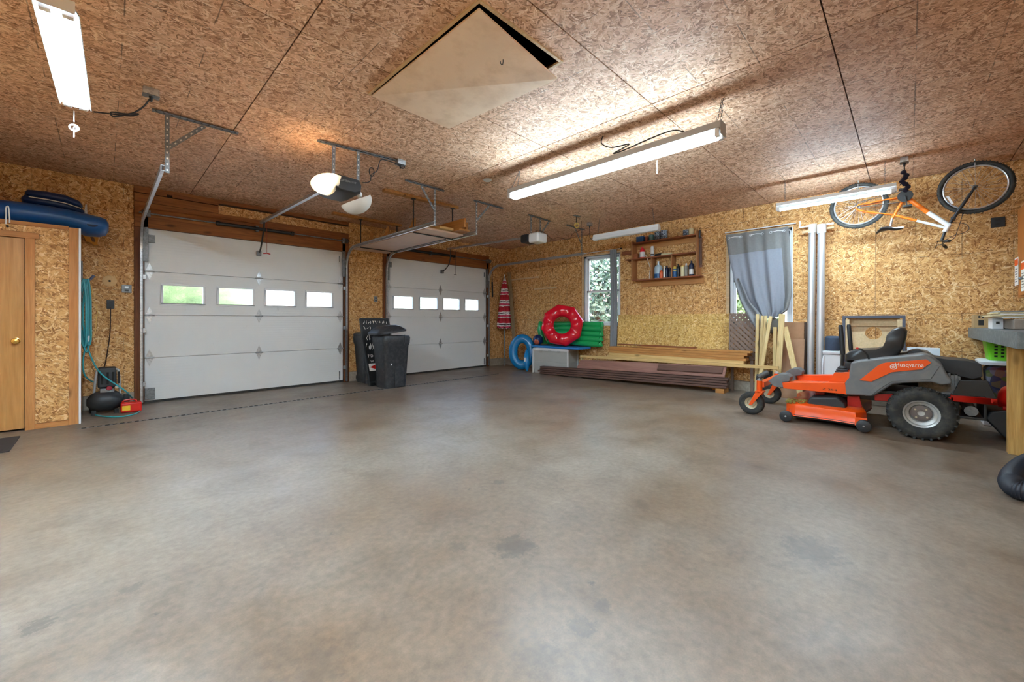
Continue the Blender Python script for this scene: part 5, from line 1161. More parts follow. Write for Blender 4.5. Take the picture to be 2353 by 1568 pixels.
spk = NT('speckled_jar'); spk.set(Base_Color=spk.ramp(spk.noise(spk.obj(), 70, 2), [(.42, srgb(40, 44, 56)), (.6, srgb(150, 162, 176))]), Roughness=.25); spk = spk.m
bot = lambda r, h, n=.4: [(r * .95, 0), (r, .01), (r, h * .66), (r * .8, h * .78), (r * n, h * .86), (r * n, h)]
can_ = lambda r, h: [(r * .96, 0), (r, .004), (r, h - .006), (r * .9, h)]
capp = lambda r, h: [(.001, h + .02), (r, h + .02), (r, h), (.001, h)]
Z1, Z2, Z3 = 2.695, 2.385, 1.965
onshelf('storage_tin', 'blue printed tin at the left end of the shelf top', 1473, Z1, (.07, .075, .11), cblu, 'tin', sq=True)
onshelf('small_can', 'small rust brown can beside the blue tin', 1486, Z1, can_(.035, .10), pl('c_rust', (132, 72, 52)), 'can')
onshelf('paint_can', 'dull teal can on the shelf top', 1497, Z1, can_(.052, .12), ctea, 'can')
onshelf('speckled_jar', 'left of two speckled jars on the shelf top', 1511, Z1, can_(.055, .16), spk, 'jar')
onshelf('speckled_jar', 'larger dark speckled jar right of its twin on the shelf top', 1526, Z1, can_(.062, .17), spk, 'jar')
onshelf('nail_box', 'small grey box of odds and ends at the right end of the shelf top', 1577, Z1, (.05, .045, .11), spk, 'box', sq=True)
onshelf('parts_tub', 'small pale tub at the far right of the shelf top', 1588, Z1, can_(.042, .12), ccrm, 'tub')
onshelf('wooden_block', 'low brown block at the left of the middle shelf', 1461, Z2, (.05, .06, .10), shm, 'block', sq=True)
onshelf('red_bottle', 'red plastic bottle with a white label on the middle shelf', 1476, Z2, bot(.05, .22), cred, parts=[('label', [(.0508, .02), (.0515, .022), (.0515, .12), (.0508, .122)], cwht)])
onshelf('spray_can', 'white spray can standing on the middle shelf', 1499, Z2, can_(.033, .19), cwht, 'can', parts=[('cap', capp(.026, .19), cwht), ('label', [(.0332, .03), (.0338, .03), (.0338, .06), (.0332, .06)], cblk)])
fl = thing('caulk_tube', 'dark capped tube lying on the middle shelf', 'tube', (-.1, -4.3, Z2), 'things on the wall shelf')
ya, yb, yc_ = [PX(u, 736, -.1).y for u in (1506, 1520, 1544)]
MB().cyl((-.1, ya, Z2 + .028), (-.1, yb, Z2 + .028), .028, 14).build('cap', cblk, fl); MB().cyl((-.1, yb, Z2 + .028), (-.1, yc_, Z2 + .028), .02, 14).build('barrel', ccrm, fl)
cl = thing('looped_cord', 'white cord draped down from the middle shelf', 'cord', (-.17, -4.1, Z3), 'things on the wall shelf')
MB().tube(smoothpath([PX(u, v, -.17) for u, v in ((1480, 584), (1486, 590), (1490, 603), (1494, 616), (1493, 626))] + [Vector((-.17, PX(1492, 632, -.17).y, Z3 + .006))]), .005, 6).build('cord', M['fixw'], cl)
onshelf('jug', 'clear plastic jug with blue liquid on the bottom shelf', 1513, Z3, bot(.075, .31, .25), cclr, 'jug', parts=[('liquid', [(.0755, .01), (.0765, .01), (.0765, .09), (.0755, .09)], cblu), ('cap', capp(.02, .31), cwht)], x=-.09)
onshelf('orange_bottle', 'small orange bottle in front of the clear jug', 1519.5, Z3, bot(.032, .15), corg, x=-.165)
onshelf('white_bottle', 'slim white bottle in the middle compartment of the shelf', 1526.5, Z3, bot(.020, .22), cwht, x=-.165)
onshelf('oil_bottle', 'navy oil bottle beside the slim white bottle', 1532.5, Z3, bot(.036, .23), cnav, x=-.10)
onshelf('oil_bottle', 'shorter black oil bottle against the shelf divider', 1540, Z3, bot(.026, .18), cblk, x=-.15)
onshelf('lubricant_can', 'blue can with a yellow top just right of the divider', 1550, Z3, can_(.035, .15), cblu, 'can', parts=[('top', [(.0355, .11), (.036, .11), (.03, .18), (.012, .2), (.001, .2)], cyel)], x=-.14)
onshelf('oil_bottle', 'tall charcoal bottle behind the blue and yellow can', 1558.5, Z3, bot(.034, .24), cblk, x=-.08)
onshelf('spray_can', 'cream spray can in the right compartment', 1568, Z3, can_(.033, .18), ccrm, 'can', parts=[('cap', capp(.022, .18), cyel)], x=-.12)
onshelf('spray_can', 'grey spray can with a white nozzle in the right compartment', 1577, Z3, can_(.031, .19), pl('c_grey', (150, 146, 138)), 'can', parts=[('cap', [(.001, .24), (.012, .24), (.02, .19), (.001, .19)], cwht)], x=-.1)
onshelf('oil_bottle', 'dark blue bottle with a white label at the right end of the shelf', 1589, Z3, bot(.042, .27, .35), cnav, parts=[('label', [(.0425, .03), (.0432, .03), (.0432, .12), (.0425, .12)], cwht)], x=-.13)
hg = thing('hanging_straps', 'brown leather straps hanging at the right end of the shelf', 'straps', (-.12, -5.05, 2.1))
for k, (ua, va, ub, vb, w, m) in enumerate(((1603, 545, 1606, 615, .05, pl('strap_brown', (120, 84, 66), .7)), (1608, 552, 1610, 608, .04, pl('strap_umber', (92, 66, 54), .7)), (1604, 530, 1605, 548, .03, cblk))):
    a, b = PX(ua, va, -.1 - .02 * k), PX(ub, vb, -.1 - .02 * k); a.y = min(a.y, -5.03); b.y = min(b.y, -5.03); MB().bar(a, b, w, .022, (1, 0, 0)).build('strap', m, hg, .006)
# ============================================================ curtains
def cloth(name, c, tl=.0):
    N = NT(name); p = N.pos(); w = N.noise(N.vmath('MULTIPLY', p, (1, 1, .15)), 160, 2); h = N.noise(N.vmath('MULTIPLY', p, (.15, .15, 1)), 160, 2)
    N.set(Base_Color=N.mix(N.math('MULTIPLY', N.math('ADD', w, h), .5), tuple(x * .7 for x in c[:3]) + (1,), tuple(x * 1.25 for x in c[:3]) + (1,)), Roughness=.9, Specular_IOR_Level=.15)
    if tl:
        t_ = N.n('ShaderNodeBsdfTranslucent'); t_.inputs[0].default_value = tuple(x * 1.3 for x in c[:3]) + (1,); mx = N.n('ShaderNodeMixShader'); mx.inputs[0].default_value = tl; N.l(N.b.outputs[0], mx.inputs[1]); N.l(t_.outputs[0], mx.inputs[2]); N.l(mx.outputs[0], N.out.inputs[0])
    return N.m
gcl = cloth('grey_curtain', srgb(142, 143, 146), .12); gcl2 = cloth('grey_linen', srgb(156, 157, 164), .28); ghem = cloth('grey_hem', srgb(128, 126, 124))
cu1 = thing('window_curtain', 'narrow grey curtain gathered at the window near the corner', 'curtain', (-.08, -3.28, .6), 'window curtains')
def c1(u, v):
    a = 2 * math.pi * u * .999; z = .60 + 2.03 * v; r = 1 + .25 * math.cos(5 * a)
    return (-.075 + .045 * r * math.cos(a), -3.285 + .065 * r * math.sin(a) + .01 * math.sin(z * 3), z)
MB().loft([[c1(k / 40, v / 12) for k in range(40)] for v in range(13)]).build('drape', gcl, cu1, sharp=80)
MB().cyl((-.06, -2.55, 2.645), (-.06, -3.44, 2.645), .008, 8).build('rod', M['fixw'], cu1)
MB().cyl((-.06, -3.44, 2.645), (-.06, -3.46, 2.645), .016, 10).build('finial', M['blackm'], cu1)
for y in (-2.56, -3.43): MB().bar((-.06, y, 2.645), (0, y, 2.645), .012, .02).build('rod_bracket', M['fixw'], cu1)
cu2 = thing('window_curtain', 'wide grey linen curtain tied up over the middle window', 'curtain', (-.08, -5.9, 1.2), 'window curtains')
topl, topr = PX(1668, 541, -.09), PX(1812, 521, -.09)
lft = [PX(u, v, -.09) for u, v in ((1668, 541), (1676, 590), (1688, 640), (1704, 690), (1728, 722), (1746, 726))]
rgt = [PX(u, v, -.09) for u, v in ((1812, 521), (1816, 570), (1819, 630), (1820, 680), (1812, 712), (1796, 724))]
def interp(l, t):
    t = min(max(t, 0), .9999) * (len(l) - 1); i = int(t); return l[i].lerp(l[i + 1], t - i)
def c2(u, v):
    a, b = interp(lft, v), interp(rgt, v); p = a.lerp(b, u)
    k = .012 + .03 * v; p.x += -.015 - k * (math.sin(u * 19 + v * 2.2) + .5 * math.sin(u * 41 + v)) - .06 * v * math.sin(math.pi * u)
    if v > .8: p.z += -.05 * (v - .8) / .2 * math.sin(math.pi * u)
    return p
MB().sheet(c2, 48, 30, .003).build('drape', gcl2, cu2, sharp=80)
MB().sheet(lambda u, v: c2(u, v * .19) + Vector((-.004, 0, .0)), 48, 6, .003).build('hem_band', ghem, cu2, sharp=80)
MB().sheet(lambda u, v: c2(.87 + u * .13, .12 + v * .82) + Vector((-.005, 0, 0)), 6, 30, .003).build('side_band', ghem, cu2, sharp=80)
# tied tail on the left
MB().sheet(lambda u, v: interp([PX(q, w, -.19) for q, w in ((1686, 640), (1700, 690), (1722, 735), (1742, 762))], v).lerp(interp([PX(q, w, -.19) for q, w in ((1700, 640), (1724, 695), (1748, 722), (1752, 745))], v), u) + Vector((-.02 * math.sin(u * 9), 0, 0)), 10, 16, .003).build('tail', gcl, cu2, sharp=80)
for a, b in ((.06, .25), (.42, .60), (.74, .93)):
    MB().tube([c2(a, .035) + Vector((-.02, 0, 0)), c2((a + b) / 2, .03) + Vector((-.03, 0, 0)), c2(b, .035) + Vector((-.02, 0, 0))], .006, 6).build('rod_visible', M['fixw'], cu2)
    for q in (a, b): MB().torus(c2(q, .035) + Vector((-.018, 0, 0)), .018, .004, (1, 0, 0), 14, 6).build('grommet', M['steel'], cu2)
MB().cyl((-.075, -5.42, 2.66), (-.075, -6.42, 2.66), .009, 8).build('rod', M['fixw'], cu2)
# ============================================================ lumber along the window wall
osbs = MB()._add([(-.16, -5.48, 0), (-.16, -3.38, 0), (-.03, -3.38, 1.285), (-.03, -5.48, 1.285), (-.148, -5.48, 0), (-.148, -3.38, 0), (-.018, -3.38, 1.285), (-.018, -5.48, 1.285)], [(0,1,2,3),(7,6,5,4),(0,4,5,1),(1,5,6,2),(2,6,7,3),(3,7,4,0)]).build('strand_board', M['osb_gold'], None)
tag(osbs, 'yellowish strand board sheet leaning below the wall shelf', 'sheet')
comp = wood('composite_deck', srgb(84, 60, 52), srgb(112, 82, 70), 'Y', .8, .55, False)
compl = wood('composite_face', srgb(126, 88, 76), srgb(156, 114, 100), 'Y', .6, .55, False)
q0, q1 = Vector((-.83, -1.80, 0)), Vector((-.56, -5.72, .085)); dv = (q1 - q0).normalized(); sv = Vector((dv.y, -dv.x, 0)); sv = sv if sv.x > 0 else -sv
n_ = 0
for lay in range(4):
    for j in range(2):
        z = .022 + lay * .042; o0 = random.uniform(0, .12) + (1.0 if j else 0); o1 = random.uniform(-.15, .05) - (1.0 if j else 0)
        a = q0 + dv * o0 + sv * (.07 + j * .147) + Vector((0, 0, z)); b = q1 + dv * o1 + sv * (.07 + j * .147) + Vector((0, 0, z))
        lab = ('%s brown composite deck board in the %s row of the floor stack' % (('lowest', 'second lowest', 'third', 'topmost')[lay], ('front', 'rear')[j]))
        tag(MB().bar(a, b, .14, .034).build('deck_board', comp, None, .003), lab, 'lumber', 'composite deck boards')
s0 = q0 + dv * 1.15 + sv * .02
def slq(t, w, o=0): return q0 + dv * (1.05 + 2.72 * t) + sv * (.02 + .13 * w) + Vector((0, 0, .174 + .14 * w + o))
tag(MB()._add([slq(0, 0), slq(1, 0), slq(1, 1), slq(0, 1), slq(0, 0, .03), slq(1, 0, .03), slq(1, 1, .03), slq(0, 1, .03)], [(0,1,2,3),(7,6,5,4),(0,4,5,1),(1,5,6,2),(2,6,7,3),(3,7,4,0)]).build('brown_panel', compl, None, .003), 'wide mauve brown panel sloping on top of the deck boards', 'sheet')
pn = (sv * -.14 + Vector((0, 0, .13))).normalized()
tag(MB().bar(slq(.60, .45, .03) + pn * .016, slq(.985, .48, .03) + pn * .016, .12, .025, pn).build('deck_board', comp, None, .003), 'short dark board lying on the mauve brown panel', 'lumber')
tag(MB().box((-.56, -5.55, 0), (-.32, -5.42, .075)).build('support_block', M['cedary'], None, .004), 'low block under the right end of the deck boards', 'block')
# stacked boards behind
def brd(u0, v0, u1, v1, x, h, w, m, lab, up=(0, 0, 1)):
    a, b = PX(u0, v0, x), PX(u1, v1, x); z = (a.z + b.z) / 2
    return tag(MB().box((x - w / 2, b.y, z - h / 2), (x + w / 2, a.y, z + h / 2)).build('lumber_board', m, None, .003), lab, 'lumber', 'boards stacked below the shelf')
zz = PX(1550, 832, -.30).z
sups = [tag(MB().box((-.31, y - .06, 0), (-.21, y + .06, .415)).build('support_block', M['cedary'], None, .006), lab, 'block', 'blocks under the lumber') for y, lab in ((-3.6, 'wooden block under the left end of the lumber pile'), (-5.35, 'wooden block under the right end of the lumber pile'))]
Y0, Y1 = PX(1405, 820, -.3).y, PX(1708, 820, -.3).y
ls_ = [(-.31, .18, .445, .06, Y0 + .05, Y1, M['piney'], 'thick pale pine plank at the bottom of the lumber pile'), (-.31, .18, .50, .05, Y0 + .0, Y1 - .03, M['piney'], 'second pale pine plank of the lumber pile'),
       (-.30, .18, .545, .04, Y0, Y1 - .06, M['cedary'], 'lowest cedar board resting on the pine planks'), (-.305, .17, .588, .042, Y0 + .02, Y1 - .03, M['cedary'], 'middle cedar board of the lumber pile'), (-.295, .18, .63, .04, Y0 + .0, Y1 - .08, M['cedary'], 'upper cedar board of the lumber pile'),
       (-.30, .16, .668, .03, Y0 - .6, Y1 - .12, M['cedary'], 'long overhanging cedar board near the top of the pile'), (-.27, .10, .695, .02, Y0 - .15, Y1 + .75, shm, 'short dark thin board on top of the lumber pile')]
for x, w, z, h, a, b, m, lab in ls_: tag(MB().box((x - w / 2, b, z - h / 2), (x + w / 2, a, z + h / 2)).build('lumber_board', m, None, .003), lab, 'lumber', 'boards stacked below the shelf')
a, b = PX(1334, 819, -.43), PX(1789, 846, -.43)
tag(MB().bar(a, b, .04, .05).build('pine_stick', M['piney'], None, .003), 'long slim pine stick lying level in front of the lumber pile', 'lumber')
for yy, lab in ((a.y - .03, 'short upright prop under the left end of the long stick'), (b.y + .04, 'short upright prop under the right end of the long stick')):
    tag(MB().box((-.45, yy - .02, 0), (-.41, yy + .02, a.lerp(b, (yy - a.y) / (b.y - a.y)).z - .034)).build('prop_stick', M['pinez'], None, .003), lab, 'lumber', 'props of the long stick')
# lattice
lat = thing('lattice_panel', 'brown diagonal lattice panel leaning below the curtained window', 'lattice', (-.16, -5.75, .3))
pol = [(p.y, p.z) for p in (PX(u, v, -.14) for u, v in ((1677, 722), (1722, 722), (1742, 765), (1755, 790), (1757, 822), (1715, 828), (1677, 805)))]
def clip(p, d):
    lo, hi = -9, 9; n = len(pol); area = sum(pol[i][0] * pol[(i + 1) % n][1] - pol[(i + 1) % n][0] * pol[i][1] for i in range(n)); sg_ = 1 if area > 0 else -1
    for i in range(n):
        ax, ay = pol[i]; bx_, by_ = pol[(i + 1) % n]; nx, ny = -(by_ - ay) * sg_, (bx_ - ax) * sg_
        den = nx * d[0] + ny * d[1]; num = nx * (p[0] - ax) + ny * (p[1] - ay)
        if abs(den) < 1e-9:
            if num < 0: return None
            continue
        t = -num / den
        if den > 0: lo = max(lo, t)
        else: hi = min(hi, t)
    return (lo, hi) if hi - lo > .03 else None
latm = plain('lattice_brown', srgb(130, 108, 94), .7, var=.1)
cy_, cz_ = sum(p[0] for p in pol) / len(pol), sum(p[1] for p in pol) / len(pol)
for sgn, xo in ((1, 0), (-1, .008)):
    d = (math.sqrt(.5), sgn * math.sqrt(.5)); nn_ = (-d[1], d[0])
    for k in range(-14, 15):
        p = (cy_ + nn_[0] * k * .062, cz_ + nn_[1] * k * .062); c = clip(p, d)
        if c: MB().bar((-.145 + xo, p[0] + d[0] * c[0], p[1] + d[1] * c[0]), (-.145 + xo, p[0] + d[0] * c[1], p[1] + d[1] * c[1]), .042, .007, (1, 0, 0)).build('slat', latm, lat)
for i in range(len(pol)):
    a, b = pol[i], pol[(i + 1) % len(pol)]; MB().bar((-.141, a[0], a[1]), (-.141, b[0], b[1]), .02, .02, (1, 0, 0)).build('edge_trim', latm, lat)
MB().box((-.155, pol[5][0] - .1, 0), (-.135, pol[5][0] - .06, pol[5][1])).build('foot', latm, lat); MB().box((-.155, pol[6][0] - .06, 0), (-.135, pol[6][0] - .02, pol[6][1])).build('foot', latm, lat)
# stakes leaning on the wall
stk = [(1741, 722, 1739, 850, .045, 'leftmost pale stake under the tied curtain'), (1752, 726, 1747, 850, .04, 'second pale stake from the lattice'), (1760, 726, 1752, 850, .04, 'third pale stake from the lattice'), (1771, 727, 1755, 820, .045, 'slanting pale stake crossing the one beside it'),
       (1781, 752, 1780, 860, .05, 'short straight pale stake in the middle of the group'), (1797, 722, 1788, 866, .075, 'widest pale stake of the group'), (1804, 752, 1830, 866, .07, 'pale stake leaning right against the brown sheets')]
for k, (ua, va, ub, vb, w, lab) in enumerate(stk):
    a = PX(ua, va, -.335 if k == 3 else -.215 - .04 * (k % 3)); b = PX(ub, vb, -.26 - .05 * (k % 4)); d = b - a; b = a + d * ((a.z - .02) / (a.z - b.z))
    tag(MB().bar(b, a, w, .035, (1, 0, 0)).build('wooden_stake', M['pinez'], None, .003), lab, 'stake', 'stakes leaning by the window')
rk_ = PX(1776, 745, -.10)
tag(MB().loft([[Vector((-.07, rk_.y, rk_.z - .15 + .25 * v)) + Vector((.05 * math.cos(a) * r, .09 * math.sin(a) * r, 0)) for a in [j * math.pi / 6 for j in range(12)]] for v, r in ((0, .4), (.3, .9), (.6, 1), (.9, .7), (1, .2))]).move((0, 0, 0)).build('rag_bundle', cloth('camo_rag', srgb(110, 104, 96)), None, sharp=80), 'crumpled grey brown rag hanging behind the stakes', 'rag')
def lean(u0, u1, v0, x0, x1, m, lab, th=.006, z0=0.0, grp=None, name='hardboard_sheet'):
    a, b = PX(u0, v0, x1), PX(u1, v0, x1); z = (a.z + b.z) / 2; yl, yr = a.y, b.y
    return tag(MB()._add([(x0, yr, z0), (x0, yl, z0), (x1, yl, z), (x1, yr, z), (x0 + th, yr, z0), (x0 + th, yl, z0), (x1 + th, yl, z), (x1 + th, yr, z)], [(0,1,2,3),(7,6,5,4),(0,4,5,1),(1,5,6,2),(2,6,7,3),(3,7,4,0)]).build(name, m, None), lab, 'sheet', grp)
lean(1790, 1848, 741, -.20, -.06, M['hardb'], 'tall brown hardboard sheet leaning beside the silver pipes', .01, grp='hardboard sheets')
lean(1799, 1849, 779, -.30, -.14, plain('hardboard_b', srgb(166, 124, 92), .7, dirt=(srgb(130, 94, 64), 3, .5)), 'shorter brown hardboard sheet with a pale top edge', .012, grp='hardboard sheets')
lean(1848.5, 1854, 741, -.13, -.02, plain('dark_edge', srgb(84, 64, 52), .7), 'narrow dark board on edge right of the brown sheets', .02, name='dark_board')
tag(MB().box((-.12, -6.20, 0), (-.03, -5.98, .36)).build('dark_crate', M['blackp'], None, .01), 'dark crate on the floor behind the stakes', 'crate')
# silver pipes
for (ua, ub, lab, sgn) in ((1867, 1862, 'left silver metal pipe standing at the wall', 1), (1888, 1884, 'right silver metal pipe standing at the wall', -1)):
    a = PX(ua, 536, -.085 - (.09 if sgn < 0 else 0)); b = PX(ub, 870, -.12 - (.1 if sgn < 0 else 0)); b = a + (b - a) * (a.z / (a.z - b.z)); pi_ = thing('metal_pipe', lab, 'pipe', (b.x, b.y, 0), 'silver pipes')
    MB().cyl(b + Vector((0, 0, .004)), a, .047, 20).build('shaft', M['alu'], pi_)
    xx_ = -.085 - (.09 if sgn < 0 else 0); cp0 = PX(ua, 536, xx_); cp1 = PX(ua, 516, xx_)
    MB().cyl(cp0, cp1, .056, 20).build('cap_fitting', plain('pipe_fitting', srgb(214, 206, 198), .5), pi_)
    if sgn > 0:
        p1, p2_, p3 = PX(1862, 519, -.12), PX(1838, 523, -.12), PX(1838, 508, -.12)
        MB().tube([p1, p2_, p3], .013, 8).build('arm', M['vinyl'], pi_); MB().bar(PX(1864, 530, -.12), PX(1843, 535, -.12), .03, .03).build('lower_arm', M['trimy'], pi_)
    else:
        MB().bar(PX(1890, 518, -.12), PX(1916, 513, -.12), .03, .022).build('arm', M['vinyl'], pi_); MB().bar(PX(1890, 527, -.12), PX(1917, 522, -.12), .03, .03).build('lower_arm', M['trimy'], pi_)
tag(MB().box((-.03, -6.74, 1.24), (0, -6.70, 1.36)).build('wall_latch', M['blackm'], None, .004), 'small black catch on the wall between the silver pipes', 'catch')
# ============================================================ behind the mower
cab = thing('white_cooler', 'white chest behind the mower levers', 'chest', (-.28, -6.95, 0))
MB().box((-.46, -6.985, 0), (-.14, -6.80, .70)).build('body', plain('off_white', srgb(216, 218, 216), .4, var=.03), cab, .012)
MB().box((-.47, -6.985, .70), (-.13, -6.79, .75)).build('lid', plain('lid_white', srgb(204, 206, 206), .4, var=.03), cab, .012); MB().tube(smoothpath([(-.465, -6.805, .68), (-.49, -6.795, .55), (-.49, -6.795, .2), (-.465, -6.805, .12)], 4), .008, 6).build('side_rail', M['vinyl'], cab)
tag(MB().loft([[(-.30 + .15 * math.cos(a) * k, -6.888 + .092 * math.sin(a) * k, z) for a in [j * math.pi / 8 for j in range(16)]] for z, k in ((.752, .95), (.79, 1.0), (.87, 1.0), (.93, .97), (.95, .8))]).build('folded_fabric', cloth('slate_fabric', srgb(74, 84, 100)), None, .01), 'slate blue folded fabric on the white chest', 'fabric')
slate = plain('slate_paint', srgb(78, 80, 92), .5)
ch = thing('cornhole_board', 'cornhole board standing on edge with its pale back and hole showing', 'game board', (-.3, -7.3, .5))
cp_ = [PX(u, v, -.30) for u, v in ((1936, 727), (2081, 724))]; yl, yr = cp_[0].y, cp_[1].y; zt = 1.235; zb = .60
MB().box((-.31, yr, zt - .035), (-.20, yl, zt)).build('frame_side', slate, ch, .003); MB().box((-.31, yr, zb), (-.20, yr + .03, zt - .035)).build('frame_side', slate, ch, .003); MB().box((-.31, yl - .03, zb), (-.20, yl, zt - .035)).build('frame_side', slate, ch, .003); MB().box((-.31, yr + .03, zb), (-.20, yl - .03, zb + .03)).build('frame_side', slate, ch, .003)
for y0, y1 in ((yl - .075, yl - .03), (yr + .03, yr + .075)): MB().box((-.30, y0, zb + .03), (-.22, y1, zt - .05)).build('inner_leg', M['ply'], ch, .003)
MB().box((-.26, yr + .075, zt - .14), (-.225, yl - .075, zt - .10)).build('brace', M['ply'], ch)
hc = PX(2007, 766, -.22); bd = MB(); n = 28; R = .085
hy, hz = hc.y, hc.z; ring = [(hy + R * math.cos(2 * math.pi * k / n), hz + R * math.sin(2 * math.pi * k / n)) for k in range(n)]
sq = []
for k in range(n):
    a = 2 * math.pi * k / n; c_, s_ = math.cos(a), math.sin(a); cand = []
    if c_ > 1e-6: cand.append((yl - .03 - hy) / c_)
    if c_ < -1e-6: cand.append((yr + .03 - hy) / c_)
    if s_ > 1e-6: cand.append((zt - .035 - hz) / s_)
    if s_ < -1e-6: cand.append((zb + .03 - hz) / s_)
    t_ = min(x for x in cand if x > 0); sq.append((hy + c_ * t_, hz + s_ * t_))
bd.loft([[(x, p[0], p[1]) for p in l] for x, l in ((-.222, sq), (-.222, ring), (-.205, ring), (-.205, sq))], cap=False, closed=True).build('deck', M['ply'], ch, sharp=30)
MB().box((-.31, yl - .06, 0), (-.21, yl - .02, zb)).build('leg', slate, ch, .003); MB().box((-.31, yr + .02, 0), (-.21, yr + .06, zb)).build('leg', slate, ch, .003)
wy0, wy1 = PX(2084, 800, -.25).y, PX(2160, 800, -.25).y
tag(MB().box((-.30, wy1, 0), (-.22, wy0, .83)).build('white_tabletop', plain('panel_white', srgb(220, 226, 232), .4, var=.02), None, .004), 'white folded tabletop standing behind the mower engine', 'table')
tag(MB().box((-.42, wy1 - .02, 0), (-.32, wy0 + .03, .70)).build('dark_case', M['blackp'], None, .02), 'black case standing in front of the white panel', 'case')
# ============================================================ workbench
BT = 1.085
wbn = thing('workbench', 'grey topped workbench on square timber legs at the right', 'workbench', (-1.3, -8.5, 0))
bty = plain('bench_paint', srgb(98, 104, 104), .55, var=.1, dirt=(srgb(150, 152, 150), 22, .5))
MB().prism([(-.02, -8.17), (-.02, YB + .005), (-2.75, YB + .005), (-2.75, -8.22)], 'Z', BT - .125, BT).build('bench_top', bty, wbn, .004)
lw = wood('treated_post', srgb(170, 124, 60), srgb(206, 164, 98), 'Z')
for x, y in ((-1.93, -8.27), (-1.93, YB + .11), (-.13, YB + .11)): MB().box((x, y - .09, 0), (x + .09, y, BT - .125)).build('leg', lw, wbn, .004)
wc = thing('wall_cabinet', 'orange wood wall cabinet above the workbench', 'cabinet', (-1.3, -8.6, 1.42))
cabm = wood('cabinet_veneer', srgb(158, 84, 30), srgb(196, 120, 52), 'Z', .6, .3, False)
MB().box((-2.2, YB, 1.42), (-.30, -8.52, 2.4)).build('carcass', cabm, wc, .003)
for x0, x1 in ((-.95, -.52), (-1.40, -.96), (-1.85, -1.41)): MB().box((x0, -8.521, 1.44), (x1, -8.50, 2.38)).build('door', cabm, wc, .004)
for (u, v0, v1, lab) in ((2336, 595, 655, 'a'), (2351, 602, 668, 'b')):
    p0_, p1_ = PY(u - 4, v0, -8.499), PY(u + 4, v1, -8.499)
    stt = MB().box((p0_.x, -8.4995, p1_.z), (p1_.x, -8.4975, p0_.z)).build('sticker', M['wtext'], wc)
    h_ = p0_.z - p1_.z; MB().box((p0_.x, -8.4972, p0_.z - h_ * .28), (p1_.x, -8.497, p0_.z - h_ * .05)).build('sticker_band', M['orange'], stt)
    for k in range(6): MB().box((p0_.x + (p1_.x - p0_.x) * .15, -8.4972, p0_.z - h_ * (.4 + .09 * k)), (p0_.x + (p1_.x - p0_.x) * .85, -8.497, p0_.z - h_ * (.425 + .09 * k))).build('print_line', M['btext'], stt)
kx = PY(2347, 640, -8.49); MB().ball((kx.x, -8.485, kx.z), .018, (1, 1, 1), 10, 6).build('door_knob', M['dsteel'], wc)
card = plain('cardboard', srgb(176, 144, 100), .75, var=.06)
cb_ = thing('cardboard_box', 'small brown cardboard box on the workbench end', 'box', (-.3, -8.36, BT))
by = [PX(2236, 730, -.35).y, PX(2280, 730, -.35).y]
MB().box((-.42, by[1] - .02, BT), (-.18, by[0] - .0, BT + .155)).build('carton', card, cb_, .003); MB().box((-.4205, by[0] - .075, BT + .03), (-.42, by[0] - .035, BT + .09)).build('print', M['btext'], cb_)
for k in (0, 1): MB().box((-.4205, by[0] - .05 - k * .025, BT + .115), (-.42, by[0] - .035 - k * .025, BT + .14)).build('print_mark', M['btext'], cb_)
wf = thing('white_carton', 'white carton with a small dark mark under the papers', 'box', (-1.1, -8.4, BT))
a = PX(2280, 728, -1.05); b = PX(2306, 755, -1.05)
MB().box((-1.05, b.y, BT), (-.75, a.y, BT + .11)).build('carton', M['vinyl'], wf, .003); MB().box((-1.051, (a.y + b.y) / 2 - .012, BT + .05), (-1.0495, (a.y + b.y) / 2 + .012, BT + .075)).build('print_mark', M['btext'], wf)
tag(MB().box((-1.55, YB + .12, BT), (-.80, b.y - .006, BT + .10)).build('insulation_slab', plain('grey_felt', srgb(150, 136, 124), .95, var=.2, scale=30, bump=.5), None, .015), 'rough grey brown slab lying on the workbench', 'slab')
for k in range(5):
    o = MB().box((-1.52 + random.uniform(-.03, .03), YB + .15, BT + .111 + k * .014), (-.72 - random.uniform(0, .08), a.y + random.uniform(-.02, .05), BT + .123 + k * .014)).build('paper_bundle', (M['fixw'], ccrm)[k % 2] if k < 4 else plain('newsprint', srgb(150, 146, 142), .8, var=.6, scale=40), None, .004)
    tag(o, ('lowest white paper bundle of the pile on the workbench', 'second cream paper bundle of the bench pile', 'third white paper bundle of the bench pile', 'fourth cream paper bundle of the bench pile', 'printed newspaper on top of the bench paper pile')[k], 'papers', 'papers on the workbench')
# below the bench: clear bin, green basket, red and black machine
bn = thing('clear_bin', 'clear plastic bin full of toys with a white lid under the workbench', 'bin', (-.45, -8.5, 0))
tb = NT('toy_jumble'); vo = tb.n('ShaderNodeTexVoronoi'); vo.inputs['Scale'].default_value = 16; tb.l(tb.pos(), vo.inputs['Vector']); s3 = tb.n('ShaderNodeSeparateColor'); tb.l(vo.outputs['Color'], s3.inputs[0])
tb.set(Base_Color=tb.ramp(s3.outputs[0], [(0, srgb(70, 74, 110)), (.3, srgb(120, 124, 150)), (.45, srgb(206, 150, 130)), (.6, srgb(120, 170, 80)), (.75, srgb(150, 60, 90)), (.9, srgb(200, 200, 210)), (1, srgb(90, 80, 120))]), Roughness=.5)
yb0 = PX(2256, 850, -.5).y
MB().loft([rrect(-.4, -8.45, .2, .19, .03, .28), rrect(-.4, -8.45, .22, .215, .03, .68)]).build('tub', glassy('bin_plastic', 0, (.86, .9, .96, 1)), bn)
MB().loft([rrect(-.4, -8.45, .18, .17, .03, .29), rrect(-.4, -8.45, .2, .195, .05, .62), rrect(-.4, -8.45, .15, .15, .05, .66)]).build('toys', tb.m, bn)
